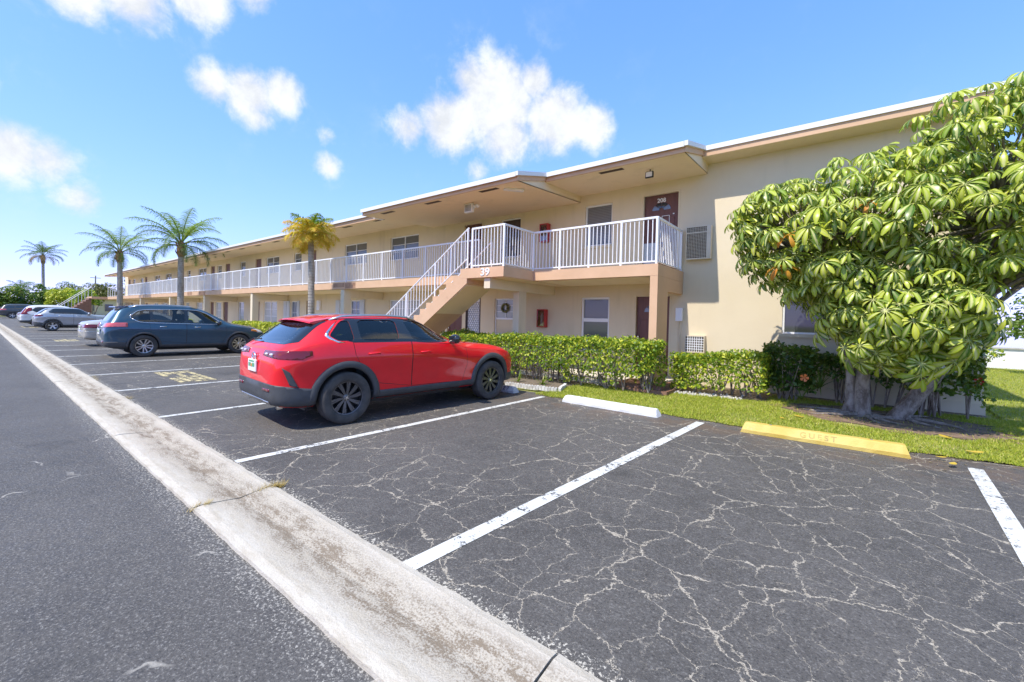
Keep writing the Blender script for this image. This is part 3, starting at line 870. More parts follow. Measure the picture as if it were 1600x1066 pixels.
railing((-8.56, 9.26), (-8.56 - 1.19 * 38, 9.26), ZF, 38, 10)
o = B(far_bal, 'balusters', 'white_alu'); stuff(o)

# ---- roof: one low slope with stepped eaves
ROOF = [(-64.5, -12.68, 9.15, 5.03, 5.20, .065), (-12.68, -6.24, 8.0, 4.79, 4.97, .07), (-6.24, -2.74, 9.2, 5.08, 5.16, .07), (-2.74, 2.75, 10.55, 5.40, 5.385, .03)]
def rz_(y): return 5.0 + .25 * (y - 8.0)
top = MB()
for x0, x1, y0, s0, s1, pr in ROOF:
    e = y0 - pr
    top.add([(x0, e, rz_(e)), (x1, e, rz_(e)), (x1, 16, rz_(16)), (x0, 16, rz_(16))], [(0, 1, 2, 3)])
top.add([(-64.5, 16, rz_(16)), (2.75, 16, rz_(16)), (2.75, 22, 5.6), (-64.5, 22, 5.6)], [(0, 1, 2, 3)])
roof = B(top, 'roof', 'rooftop')
prev = None
for i, (x0, x1, y0, s0, s1, pr) in enumerate(ROOF):
    zt = rz_(y0)
    # fascia board under a projecting white drip edge
    MB().box(x0, x1, y0, y0 + .04, s0, zt - .06).obj('fascia', 'trim', roof)
    MB().box(x0 - (.012 if i else 0), x1 + .012, y0 - pr, y0 - pr + .03, zt - .105 - pr * .25, zt + .004 - pr * .25).obj('drip_edge', 'drip', roof)
    MB().box(x0, x1, y0 - pr + .03, y0 + .02, zt - .085, zt - .07).obj('drip_return', 'trim', roof)
    # soffit
    MB().add([(x0, y0 + .002, s0), (x1, y0 + .002, s0), (x1, W, s1), (x0, W, s1), (x0, y0 + .002, s0 + .02), (x1, y0 + .002, s0 + .02), (x1, W, s1 + .02), (x0, W, s1 + .02)], [(0, 3, 2, 1), (4, 5, 6, 7), (0, 1, 5, 4), (1, 2, 6, 5), (2, 3, 7, 6), (3, 0, 4, 7)]).obj('soffit', 'soffit', roof)
    # end face towards the next, higher, set-back section
    if i in (1, 2):
        yb = ROOF[i + 1][2]
        MB().add([(x1, y0, s0), (x1, W, s1), (x1, W, rz_(W) - .1), (x1, y0, zt - .06)], [(0, 1, 2, 3)]).obj('eave_end', 'soffit', roof)
        MB().add([(x1 + .003, y0 - .002, s0), (x1 + .035, y0 - .002, s0), (x1 + .035, yb, s0 + .31 * (yb - y0) / 1.2), (x1 + .003, yb, s0 + .31 * (yb - y0) / 1.2),
                  (x1 + .003, y0 - .002, zt - .06), (x1 + .035, y0 - .002, zt - .06), (x1 + .035, yb, rz_(yb) - .06), (x1 + .003, yb, rz_(yb) - .06)],
                 [(0, 3, 2, 1), (4, 5, 6, 7), (0, 1, 5, 4), (1, 2, 6, 5), (2, 3, 7, 6), (3, 0, 4, 7)]).obj('fascia', 'trim', roof)
        MB().add([(x1 + .004, y0 - pr, zt - .11), (x1 + .09, y0 - pr, zt - .11), (x1 + .09, yb - .03, rz_(yb) - .10), (x1 + .004, yb - .03, rz_(yb) - .10),
                  (x1 + .004, y0 - pr, zt - .01), (x1 + .09, y0 - pr, zt - .01), (x1 + .09, yb - .03, rz_(yb) - .0), (x1 + .004, yb - .03, rz_(yb) - .0)],
                 [(0, 3, 2, 1), (4, 5, 6, 7), (0, 1, 5, 4), (1, 2, 6, 5), (2, 3, 7, 6), (3, 0, 4, 7)]).obj('drip_edge', 'drip', roof)
    if i == 1:   # drop at the far side of the stair bay
        MB().add([(x0, y0, s0), (x0, W, s1), (x0, W, rz_(W) - .1), (x0, y0, zt - .06)], [(3, 2, 1, 0)]).obj('eave_end', 'soffit', roof)
    # vents
    n = int((x1 - x0) / 2.1) if i < 3 else 0
    for k in range(n):
        xx = x0 + (x1 - x0) * (k + .5) / n
        sl = (s1 - s0) / (W - y0)
        ya, yb2 = y0 + .16, y0 + .30
        za, zb = s0 + sl * (ya - y0), s0 + sl * (yb2 - y0)
        MB().add([(xx - .3, ya, za - .006), (xx + .3, ya, za - .006), (xx + .3, yb2, zb - .006), (xx - .3, yb2, zb - .006), (xx - .3, ya, za + .004), (xx + .3, ya, za + .004), (xx + .3, yb2, zb + .004), (xx - .3, yb2, zb + .004)],
                 [(0, 3, 2, 1), (4, 5, 6, 7), (0, 1, 5, 4), (1, 2, 6, 5), (2, 3, 7, 6), (3, 0, 4, 7)]).obj('soffit_vent', 'vent', roof)
# far stair bay
B(MB().box(-66.5, -63.2, 8.0, W, 2.531, 2.787), 'stair_landing', 'trim')
fs = MB()
for i in range(14): fs.box(-65.6, -63.4, 8.0 - .215 * (i + 1), 8.0 - .215 * i, -.03, 2.79 - .19 * (i + 1))
B(fs, 'far_stair', 'brown_paint')
for xx in (-65.7, -63.3):
    mb = MB().path([(xx, 8.0, 3.8), (xx, 5.0, 1.05)], .03, 6)
    for q in range(13):
        yy = 8.0 - 3.0 * q / 12; zz = 3.8 - 2.75 * q / 12
        mb.path([(xx, yy, zz - 1.05), (xx, yy, zz)], .014, 5)
    B(mb, 'stair_railing', 'white_alu')
railing((-53.78, 9.26), (-63.2, 9.26), ZF, 8, 10, first_post=False, limit=0)

# ================================================================ things fixed to the building
def floodlight(x, y, z, label):
    t = thing('floodlight', label, 'floodlight', (x, y, z))
    MB().path([(0, 0, 0), (0, 0, -.06), (0, -.03, -.10)], .014, 8).obj('bracket', 'black', t, False, False)
    h = MB().cbox(-.10, .10, -.07, -.02, -.22, -.07, .02).obj('housing', 'black', t, False, False)
    MB().cbox(-.075, .075, -.078, -.068, -.20, -.09, .008).obj('lens', 'lamp_lens', h, False, False)
    return t
floodlight(-3.72, 9.9, 5.125, 'small black floodlight under the eave above door 208')
def batten(x, y, z, rz, label):
    t = thing('ceiling_lamp', label, 'lamp', (x, y, z), rz)
    MB().cbox(-.28, .28, -.09, .09, -.03, 0, .01).obj('base', 'white', t, False, False)
    MB().cbox(-.26, .26, -.075, .075, -.10, -.028, .03).obj('lens', 'lamp_lens', t, False, False)
batten(-6.75, 8.55, 4.872, .9, 'white box lamp under the stair bay roof near its right corner')
batten(-21.5, 9.9, 5.095, 0, 'white box lamp on the long gallery ceiling above the near palm')
batten(-34.0, 9.9, 5.095, 0, 'white box lamp on the long gallery ceiling beyond the tall palm')
ex = thing('emergency_light', 'white emergency light box with twin lamp heads on the stair bay ceiling', 'emergency light', (-8.75, 9.0, 4.88))
MB().cbox(-.16, .16, -.05, .05, -.30, -.04, .012).obj('housing', 'white', ex, False, False)
g = MB()
for k in range(5): g.box(-.12 + k * .05, -.10 + k * .05, -.058, -.049, -.27, -.08)
g.obj('grille', 'glass_grey', ex, False, False)
for sx in (.24, .36):
    MB().path([(sx - .1, 0, -.1), (sx, 0, -.12)], .012, 6).path([(sx, .02, -.13), (sx, -.05, -.17)], [.035, .055], 10).obj('lamp_head', 'white', ex, True, False)
cam2 = thing('security_camera', 'white security camera at the far corner of the stair bay eave', 'camera', (-12.78, 8.9, 4.90))
MB().path([(0, 0, .1), (0, -.05, 0)], .02, 8).obj('bracket', 'white', cam2, False, False)
MB().cbox(-.07, .07, -.38, -.04, -.07, .06, .02).obj('housing', 'white', cam2, False, False)
def extinguisher(x, z, label):
    t = thing('fire_extinguisher_cabinet', label, 'extinguisher cabinet', (x, W - .002, z), 0, 'red extinguisher cabinets')
    c = MB()
    c.box(-.15, .15, -.17, 0, -.03, 0).box(-.15, .15, -.17, 0, .5, .53).box(-.15, -.12, -.17, 0, 0, .5).box(.12, .15, -.17, 0, 0, .5).box(-.12, .12, -.02, -.003, 0, .5)
    c.obj('cabinet', 'red_box', t, False, False)
    e = MB().path([(0, -.09, .03), (0, -.09, .05), (0, -.09, .32), (0, -.09, .37), (0, -.09, .42)], [.05, .055, .055, .03, .02], 12)
    e.obj('extinguisher', 'white', t, True, False)
    MB().box(-.115, .115, -.168, -.162, .005, .495).obj('door_pane', glassmat('cab_glass', (.8, .75, .75)), t, False, False)
extinguisher(-7.44, 1.29, 'red fire extinguisher cabinet on the ground-floor wall behind the clipped hedge')
extinguisher(-7.42, 3.94, 'red fire extinguisher cabinet on the upper wall behind the balcony railing')
def aircon(x0, x1, z0, z1, label, bars):
    t = thing('air_conditioner', label, 'air conditioner', ((x0 + x1) / 2, W, z0))
    w, h = (x1 - x0) / 2, z1 - z0; d = .16
    c = MB(); c.box(-w, w, -d, -.003, 0, .03).box(-w, w, -d, -.003, h - .025, h).box(-w, -w + .02, -d, -.003, .03, h - .025).box(w - .02, w, -d, -.003, .03, h - .025)
    c.obj('casing', 'ac_beige', t, False, False)
    MB().box(-w + .02, w - .02, -d + .03, -.01, .03, h - .025).obj('coil', 'ac_dark', t, False, False)
    g = MB(); n, m = (14, 22) if bars == 'fine' else (8, 6)
    tr = .0035 if bars == 'fine' else .007
    for i in range(1, n): xx = -w + .02 + (2 * w - .04) * i / n; g.box(xx - tr, xx + tr, -d + .008, -d + .016, .03, h - .025)
    for i in range(1, m): zz = .03 + (h - .055) * i / m; g.box(-w + .02, w - .02, -d + .002, -d + .010, zz - tr, zz + tr)
    if bars == 'fine':
        g.box(-w + .02, w - .02, -d - .004, -d + .004, h * .8 - .014, h * .8 + .014); g.box(w - .10, w - .02, -d + .001, -d + .005, .03, h - .025)
    g.obj('grille', 'ac_beige' if bars == 'fine' else 'white_alu', t, False, False)
aircon(-3.16, -2.58, 3.07, 3.88, 'wall air conditioner with brown coil behind a beige grille, beside the upper balcony', 'fine')
aircon(-3.12, -2.66, .78, 1.20, 'lower wall air conditioner with white wire guard, just above the shrubs', 'wide')
mbx = thing('meter_box', 'small white utility box on the ground-floor wall beside the entry column', 'utility box', (-3.30, W, 1.55))
MB().cbox(-.085, .085, -.10, -.003, 0, .33, .012).obj('box', 'white', mbx, False, False)
MB().path([(.03, -.03, 0), (.03, -.03, -1.4)], .008, 6).path([(-.02, -.03, 0), (-.02, -.03, -1.4)], .006, 6).obj('conduit', 'ac_beige', mbx, False, False)
wl = thing('wall_lamp', 'white wall lamp box between the shuttered ground-floor windows', 'lamp', (-21.28, W, 1.7))
MB().cbox(-.14, .14, -.12, -.003, 0, .5, .02).obj('housing', 'white', wl, False, False)

# ================================================================ CARS
def paintmat(name, c, flake=.35, rough=.28):
    def f(T, b):
        n = T.noise(T.add('ShaderNodeTexCoord').outputs['Object'], 3, 3, .6)
        T.inp(b, 'Base Color', T.mix(T.ramp(n, .3, .7), c, tuple(x * .9 for x in c)))
        T.inp(b, 'Coat Roughness', T.ramp(n, .35, .7, .02, .05))
    return mat(name, c, rough, flake, .25, .9, build=f)
paintmat('red_paint', (.80, .006, .014), .0, .5)
paintmat('blue_paint', (.035, .085, .135), .35)
paintmat('silver_paint', (.46, .47, .49), .55)
paintmat('champagne_paint', (.56, .52, .45), .35)
paintmat('white_paint', (.74, .74, .74), .0)
paintmat('pale_paint', (.60, .61, .62), .4)
paintmat('darkgrey_paint', (.085, .085, .085), .4)
mat('cladding', rough=.55, build=varied((.050, .053, .056), (.066, .069, .072), 8, .1, 300))
mat('gloss_black', (.012, .012, .013), .08, coat=1.0)
mat('tyre', rough=.85, build=varied((.045, .042, .039), (.085, .077, .068), 7, .2))
mat('rim_black', (.14, .14, .145), .30, .85)
mat('rim_silver', (.62, .62, .62), .28, .9)
mat('seat', (.030, .030, .032), .8)
mat('taillight', (.16, .003, .006), .12, spec=.5, coat=.6)
mat('taillight_bright', (.62, .10, .10), .08, spec=.7, coat=1)
mat('lamp_clear', (.75, .75, .75), .1, coat=1)
mat('amber', (.72, .22, .03), .12, coat=1)
mat('plate', (.78, .79, .76), .4)
mat('plate_green', (.12, .35, .18), .5)
mat('plate_orange', (.75, .30, .05), .5)
glassmat('glass_tint', (.5, .52, .52)); glassmat('glass_clear', (.86, .93, .90))
MATS['glass_opaque'] = mat('glass_opaque', (.022, .026, .03), .03, spec=.8, coat=1)

def section(zb, zt, zbelt, w, wr, inset=0.0, zfloor=None):
    w -= inset; wr -= inset; zt -= inset
    if zfloor is not None: zb = min(zfloor, zt - .12)
    zbelt = min(zbelt, zt - .07)
    lowh = zbelt - zb
    pts = [(0, zb), (w * .55, zb), (w * .86, zb + .005), (w * .962, zb + lowh * .10), (w * .968, zb + lowh * .30), (w * .972, zb + lowh * .52), (w * .997, zb + lowh * .74), (w * .995, zb + lowh * .82), (w * .952, zbelt)]
    hh = zt - zbelt
    a = (w * .952, zbelt); b = (wr, zt - min(.085, hh * .45))
    pts.append((a[0] + (b[0] - a[0]) * .10, a[1] + (b[1] - a[1]) * .18))
    pts.append((a[0] + (b[0] - a[0]) * .55, a[1] + (b[1] - a[1]) * .62))
    pts += [b, (wr * .90, zt - min(.03, hh * .2)), (wr * .5, zt - min(.006, hh * .05)), (0, zt)]
    return pts
def loft(stations, inset=0.0, zfloor=None, levels=2):
    bm = bmesh.new(); rings = []
    for y, zb, zt, zbelt, w, wr in stations:
        p = section(zb, zt, zbelt, w, wr, inset, zfloor)
        full = [(x, z) for x, z in p] + [(-x, z) for x, z in p[-2:0:-1]]
        rings.append([bm.verts.new((x, y, z)) for x, z in full])
    n = len(rings[0])
    for a, b in zip(rings, rings[1:]):
        for j in range(n):
            k = (j + 1) % n
            bm.faces.new((a[j], a[k], b[k], b[j]))
    bm.faces.new(rings[0][::-1]); bm.faces.new(rings[-1])
    bmesh.ops.recalc_face_normals(bm, faces=bm.faces)
    me = bpy.data.meshes.new('loft'); bm.to_mesh(me); bm.free()
    if levels == 0: return me
    o = bpy.data.objects.new('loft', me); COL.objects.link(o)
    m = o.modifiers.new('s', 'SUBSURF'); m.levels = levels; m.render_levels = levels
    return bake(o)
def bake(o):
    bpy.context.view_layer.update()
    me = bpy.data.meshes.new_from_object(o.evaluated_get(bpy.context.evaluated_depsgraph_get()))
    bpy.data.objects.remove(o)
    return me
def boolean(me, cutters):
    o = bpy.data.objects.new('b', me); COL.objects.link(o); objs = []
    for c in cutters:
        co = bpy.data.objects.new('c', c); COL.objects.link(co); objs.append(co)
        m = o.modifiers.new('b', 'BOOLEAN'); m.operation = 'DIFFERENCE'; m.solver = 'EXACT'; m.object = co
    r = bake(o)
    for c in objs: bpy.data.objects.remove(c)
    return r
def chaikin(poly, k=2, r=.22):
    for _ in range(k):
        q = []
        n = len(poly)
        for i in range(n):
            a, b = poly[i], poly[(i + 1) % n]
            q.append((a[0] + (b[0] - a[0]) * r, a[1] + (b[1] - a[1]) * r)); q.append((a[0] + (b[0] - a[0]) * (1 - r), a[1] + (b[1] - a[1]) * (1 - r)))
        poly = q
    return poly
def ccw(poly):
    s = sum(poly[i][0] * poly[(i + 1) % len(poly)][1] - poly[(i + 1) % len(poly)][0] * poly[i][1] for i in range(len(poly)))
    return poly if s > 0 else poly[::-1]
def planes_of(poly, axis):
    """cutting planes of a convex outline; axis 'x': outline in (y,z); axis 'y': outline in (x,z)"""
    poly = ccw(poly); out = []
    for i in range(len(poly)):
        (a0, a1), (b0, b1) = poly[i], poly[(i + 1) % len(poly)]
        d = (b0 - a0, b1 - a1); n = (d[1], -d[0])       # outward
        if math.hypot(*n) < 1e-7: continue
        if axis == 'x': out.append(((0, a0, a1), (0, n[0], n[1])))
        else: out.append(((a0, 0, a1), (n[0], 0, n[1])))
    return out
def crop(me, planes, push=0.0, cond=None, one=False):
    bm = bmesh.new(); bm.from_mesh(me)
    if cond:
        bmesh.ops.delete(bm, geom=[f for f in bm.faces if not cond(f.calc_center_median(), f.normal)], context='FACES')
    for co, no in planes:
        g = bm.verts[:] + bm.edges[:] + bm.faces[:]
        if not g: break
        bmesh.ops.bisect_plane(bm, geom=g, plane_co=co, plane_no=Vector(no).normalized(), clear_outer=True)
    bm.normal_update()
    # keep only the largest connected piece
    seen = set(); comps = []
    for f0 in bm.faces:
        if f0 in seen: continue
        st_ = [f0]; seen.add(f0); comp = []
        while st_:
            q = st_.pop(); comp.append(q)
            for e in q.edges:
                for g2 in e.link_faces:
                    if g2 not in seen: seen.add(g2); st_.append(g2)
        comps.append(comp)
    if len(comps) > 1 and one:
        comps.sort(key=lambda c: -sum(f.calc_area() for f in c))
        bmesh.ops.delete(bm, geom=[f for c in comps[1:] for f in c], context='FACES')
    if push:
        d = [(v, v.normal.copy()) for v in bm.verts]
        for v, n in d: v.co += n * push
    r = bpy.data.meshes.new('crop'); bm.to_mesh(r); bm.free()
    r.polygons.foreach_set('use_smooth', [True] * len(r.polygons))
    return r
def rim_edges(me, depth):
    """turn the open border of a cropped panel inwards so that it has thickness"""
    bm = bmesh.new(); bm.from_mesh(me); bm.normal_update()
    nn = {v: v.normal.copy() for v in bm.verts}
    be = [e for e in bm.edges if e.is_boundary]
    r = bmesh.ops.extrude_edge_only(bm, edges=be)
    src = {}
    for v in [g for g in r['geom'] if isinstance(g, bmesh.types.BMVert)]:
        best = min((w for e in v.link_edges for w in e.verts if w is not v and w in nn), key=lambda w: (w.co - v.co).length, default=None)
        if best: v.co -= nn[best] * depth
    bm.to_mesh(me); bm.free()
    return me

WHEEL_CACHE = {}
def wheel_meshes(style, R, width):
    key = (style, R, width)
    if key in WHEEL_CACHE: return WHEEL_CACHE[key]
    h = width / 2; rr = R * .635
    prof = [(-h * .7, rr * .98), (-h * .92, rr * 1.02), (-h, rr * 1.18), (-h, R * .88), (-h * .93, R * .955), (-h * .8, R * .99), (-h * .3, R), (0, R * .995), (h * .3, R), (h * .8, R * .99), (h * .93, R * .955), (h, R * .88), (h, rr * 1.18), (h * .92, rr * 1.02), (h * .7, rr * .98)]
    t = MB().lathe_x(prof, 44)
    # tread blocks as shallow grooves
    tyre = t.mesh('tyre', 'tyre', True)
    m = MB()
    face = h * .72
    m.lathe_x([(-h * .8, rr * .93), (face * .9, rr * .93), (face + .012, rr * .955), (face + .014, rr * .995), (face - .005, rr * 1.0), (-h * .8, rr * 1.0)], 44)
    hubr = rr * .2
    m.lathe_x([(face - .05, hubr * 1.1), (face - .012, hubr), (face - .006, hubr * .5), (face - .006, 0)], 20)
    def spoke(w0, w1, a0, a1):
        # from hub to rim, a = angle offset at the hub and rim
        v = []
        for (r, a, w, x) in ((hubr * .7, a0, w0, face - .015), (rr * .6, (a0 + a1) / 2, (w0 + w1) / 2, face - .008), (rr * .96, a1, w1, face - .004)):
            for s in (-1, 1):
                for dx in (0, -.045):
                    ww = w * (1 if dx == 0 else 1.25)
                    ca, sa = math.cos(a), math.sin(a)
                    v.append((x + dx, r * ca - s * ww * sa, r * sa + s * ww * ca))
        f = []
        for k in (0, 4):
            f += [(k, k + 2, k + 6, k + 4), (k + 1, k, k + 4, k + 5), (k + 2, k + 3, k + 7, k + 6)]
        m.add(v, f)
    n = 10 if style != 'five' else 5
    for i in range(n):
        a = 2 * PI * i / n
        if style == 'black':
            spoke(.012, .017, a - .05, a - .03 + .10); 
            spoke(.008, .009, a + .14, a + .22)
        elif style == 'silver':
            spoke(.013, .020, a, a + (.09 if i % 2 else -.09))
        else:
            spoke(.03, .045, a, a)
    rim = m.mesh('rim', 'rim_black' if style == 'black' else 'rim_silver', False)
    bolts = MB()
    for i in range(5):
        a = 2 * PI * i / 5 + .3
        bolts.path([(face - .03, hubr * .62 * math.cos(a), hubr * .62 * math.sin(a)), (face - .002, hubr * .62 * math.cos(a), hubr * .62 * math.sin(a))], .008, 6)
    bolts.lathe_x([(face - .006, hubr * .4), (face + .002, hubr * .36), (face + .003, 0)], 14)
    bo = bolts.mesh('hub_cap', 'chrome')
    back = MB().lathe_x([(face - .085, rr * .93), (face - .085, 0)], 28).lathe_x([(face - .065, rr * .62), (face - .065, rr * .2)], 28).mesh('dark_backing_disc', 'black')  # black disc paints the shade behind the spokes; the front ring is the brake disc
    WHEEL_CACHE[key] = (tyre, rim, bo, back)
    return WHEEL_CACHE[key]

def car(name, label, loc, rotz, S, group=None):
    """S: spec.  Local axes: y forward with 0 at the rear bumper, x to the right."""
    L = S['st'][-1][0]
    root = thing(name, label, S.get('cat', 'car'), loc, rotz, group)
    lv = S.get('levels', 2)
    base = loft(S['st'], levels=lv)
    tree_bm = bmesh.new(); tree_bm.from_mesh(base); BV = BVHTree.FromBMesh(tree_bm)
    ra, fa, R, tw = S['rear_axle'], S['front_axle'], S['R'], S['track']
    ar = S.get('arch', R + .045)
    cut = []
    for ay in (ra, fa):
        for s in (1, -1):
            c = MB().lathe_x([(s * .42, 0), (s * .42, ar), (s * 1.3, ar), (s * 1.3, 0)] if s > 0 else [(-1.3, 0), (-1.3, ar), (-.42, ar), (-.42, 0)], 36, 0, ay, R + .01).mesh('c')
            bm = bmesh.new(); bm.from_mesh(c); bmesh.ops.remove_doubles(bm, verts=bm.verts, dist=1e-5); bmesh.ops.recalc_face_normals(bm, faces=bm.faces); bm.to_mesh(c); bm.free()
            cut.append(c)
    see = S.get('see_through', False)
    if see:
        cav = loft([s for s in S['st'] if S['cavity'][0] <= s[0] <= S['cavity'][1]], .045, .62, lv)
        cut.append(cav)
    wins = [(chaikin(p, 2, .12), g) for p, g in S['side_windows']]
    rw, ws = chaikin(S['rear_window'], 2, .15), chaikin(S['windshield'], 2, .12)
    if see:
        for p, g in wins: cut.append(MB().prism_x(ccw(p), -1.4, 1.4).mesh('c'))
        cut.append(MB().prism_y(ccw(rw), -.4, S['rear_window_y']).mesh('c'))
        cut.append(MB().prism_y(ccw(ws), S['windshield_y'], L).mesh('c'))
        for c in cut[-len(wins) - 2:]:
            bm = bmesh.new(); bm.from_mesh(c); bmesh.ops.recalc_face_normals(bm, faces=bm.faces); bm.to_mesh(c); bm.free()
    body = boolean(base.copy(), cut)
    body.polygons.foreach_set('use_smooth', [True] * len(body.polygons))
    body.set_sharp_from_angle(angle=math.radians(38)) if hasattr(body, 'set_sharp_from_angle') else None
    body.materials.clear(); body.materials.append(M(S['paint'])); body.materials.append(M('seat'))
    if see:
        idx = [1 if (BV.find_nearest(f.center)[3] or 0) > .006 else 0 for f in body.polygons]
        body.polygons.foreach_set('material_index', idx)
    bo = link('body', body, root)
    def part(nm, me, m, parent=None):
        me.materials.clear(); me.materials.append(M(m)); return link(nm, me, parent or root)
    outer = lambda c, n: True
    right = lambda c, n: c.x > .25 and n.x > .15
    left = lambda c, n: c.x < -.25 and n.x < -.15
    # glass
    for p, g in wins:
        for cond in (right, left):
            part('window', crop(base, planes_of(p, 'x'), -.006 if see else .002, cond), g if see else 'glass_opaque')
    ry = S['rear_window_y']; wy = S['windshield_y']
    part('rear_window', crop(base, planes_of(rw, 'y'), -.005 if see else .002, lambda c, n: c.y < ry and n.y < .1), 'glass_tint' if see else 'glass_opaque')
    part('windshield', crop(base, planes_of(ws, 'y'), -.005 if see else .002, lambda c, n: c.y > wy and n.z > .1), 'glass_clear' if see else 'glass_opaque')
    # dark window surround
    if 'dlo' in S:
        for cond in (right, left):
            part('window_trim', crop(body, planes_of(chaikin(S['dlo'], 1, .1), 'x'), .0025, cond), 'gloss_black')
    # dark frame round the rear window
    if 'rear_frame' in S:
        part('rear_window_frame', crop(body, planes_of(chaikin(S['rear_frame'], 1, .1), 'y'), .0025, lambda c, n: c.y < ry and n.y < .0), 'gloss_black')
    # doors as panels, slightly proud, over a dark seam
    for k, p in enumerate(S['doors']):
        for cond in (right, left):
            g = .007
            cxm = sum(q[0] for q in p) / len(p); czm = sum(q[1] for q in p) / len(p)
            big = [(q[0] + g * (1 if q[0] > cxm else -1), q[1] + g * (1 if q[1] > czm else -1)) for q in p]
            part('door_seam', crop(body, planes_of(big, 'x'), .0012, cond), 'black')
            d = part('door', crop(body, planes_of(p, 'x'), .0036, cond, True), S['paint'])
            hy, hz = S['handles'][k]
            sgn = 1 if cond is right else -1
            h = BV.ray_cast(Vector((2 * sgn, hy, hz)), Vector((-sgn, 0, 0)))
            if h[0]:
                x = h[0].x
                MB().path([(x - sgn * .01, hy - .09, hz), (x + sgn * .028, hy - .075, hz + .002), (x + sgn * .032, hy, hz + .005), (x + sgn * .028, hy + .075, hz + .005), (x - sgn * .01, hy + .09, hz + .006)], [.012, .014, .014, .014, .012], 8).obj('door_handle', S['handle_mat'], d, True, False)
    # arch cladding
    if S.get('clad'):
        r0, r1 = ar - .012, ar + S['clad']
        for ay in (ra, fa):
            for sgn in (1, -1):
                mb = MB(); n = 28; cols = 0
                rows = []
                for i in range(n + 1):
                    a = math.radians(-14 + 208 * i / n)
                    row = []
                    for q, (rr, off) in enumerate(((r0, -.03), (r0, .014), (r0 + (r1 - r0) * .35, .022), (r1 - .012, .016), (r1, -.004))):
                        y, z = ay + rr * math.cos(a), R + .01 + rr * math.sin(a)
                        rb = max(rr, ar + .012)
                        yy, zz = ay + rb * math.cos(a), R + .01 + rb * math.sin(a)
                        h = BV.ray_cast(Vector((2 * sgn, yy, max(zz, .27))), Vector((-sgn, 0, 0)))
                        x = abs(h[0].x) if h[0] else .9
                        row.append((sgn * (x + off), y, max(z, .2)))
                    rows.append(row)
                for row in rows: mb.v.extend(row)
                k = 5
                for i in range(n):
                    for q in range(k - 1):
                        f = (i * k + q, i * k + q + 1, (i + 1) * k + q + 1, (i + 1) * k + q)
                        mb.f.append(f if sgn < 0 else f[::-1])
                mb.obj('wheel_arch_trim', S['clad_mat'], root, True, False)
    for p, m, nm in S.get('lower', []):          # side-view convex outlines, whole width
        part(nm, rim_edges(crop(body, planes_of(p, 'x'), .010, lambda c, n: n.z > -.75 or c.z > .4), .012), m)
    for p, ymax, m, nm, push in S.get('rear_panels', []):   # rear-view convex outlines
        part(nm, rim_edges(crop(body, planes_of(p, 'y'), push, lambda c, n: c.y < ymax and n.y < .5), push + .004), m)
    for p, ymin, m, nm, push in S.get('front_panels', []):
        part(nm, rim_edges(crop(body, planes_of(p, 'y'), push, lambda c, n: c.y > ymin and n.y > -.5), push + .004), m)
    for p, m, nm, push in S.get('side_panels', []):
        for cond in (right, left): part(nm, rim_edges(crop(body, planes_of(p, 'x'), push, cond), push + .004), m)
    # wheels
    tyre, rim, cap, back = wheel_meshes(S['wheel'], R, S.get('tyre_w', .23))
    for ay in (ra, fa):
        for sgn in (1, -1):
            w = link('wheel', tyre, root); w.location = (sgn * (tw), ay, R)
            if sgn < 0: w.rotation_euler = (0, 0, PI)
            w.rotation_euler.x = rnd.uniform(0, 6) if sgn > 0 else 0
            link('rim', rim, w); link('hub_cap', cap, w); link('dark_backing_disc', back, w)
    # dark underbody between the wheels
    MB().box(-.62, .62, ra - .45, fa + .45, .20, .45).obj('underbody', 'black', root, False, False)
    # mirrors
    my, mz = S['mirror']
    for sgn in (1, -1):
        h = BV.ray_cast(Vector((2 * sgn, my, mz - .08)), Vector((-sgn, 0, 0))); x = abs(h[0].x) if h[0] else .9
        mb = MB(); 
        mb.path([(sgn * (x - .05), my, mz - .06), (sgn * (x + .06), my - .01, mz - .03)], [.03, .025], 8)
        mb.path([(sgn * (x + .035), my, mz), (sgn * (x + .05), my, mz), (sgn * (x + .12), my - .01, mz + .005), (sgn * (x + .205), my - .03, mz + .0), (sgn * (x + .225), my - .035, mz - .005)], [.045, .075, .085, .065, .03], 10)
        mo = mb.obj('mirror', S.get('mirror_mat', S['paint']), root, True, False)
        MB().box(min(sgn * (x + .05), sgn * (x + .2)), max(sgn * (x + .05), sgn * (x + .2)), my - .088, my - .084, mz - .05, mz + .055).obj('mirror_glass', 'glass_opaque', mo, False, False)
    if S.get('rails'):
        y0, y1 = S['rails']
        for sgn in (1, -1):
            pts = []
            for q in np.linspace(0, 1, 9):
                y = y0 + (y1 - y0) * q; x = S['rail_x']
                h = BV.ray_cast(Vector((sgn * x, y, 3)), Vector((0, 0, -1)))
                pts.append((sgn * x, y, h[0].z + (.035 if .05 < q < .95 else .0)))
            MB().path(pts, .016, 8).obj('roof_rail', S.get('rail_mat', 'chrome'), root, True, False)
    if S.get('chrome_dlo'):
        for sgn in (1, -1):
            pts = []
            poly = chaikin(S['dlo'], 2, .15)
            for y, z in poly + poly[:1]:
                h = BV.ray_cast(Vector((2 * sgn, y, z)), Vector((-sgn, 0, 0)))
                if h[0]: pts.append((h[0].x + sgn * .004, y, z))
            MB().path(pts, .011, 6).obj('window_moulding', 'chrome', root, True, False)
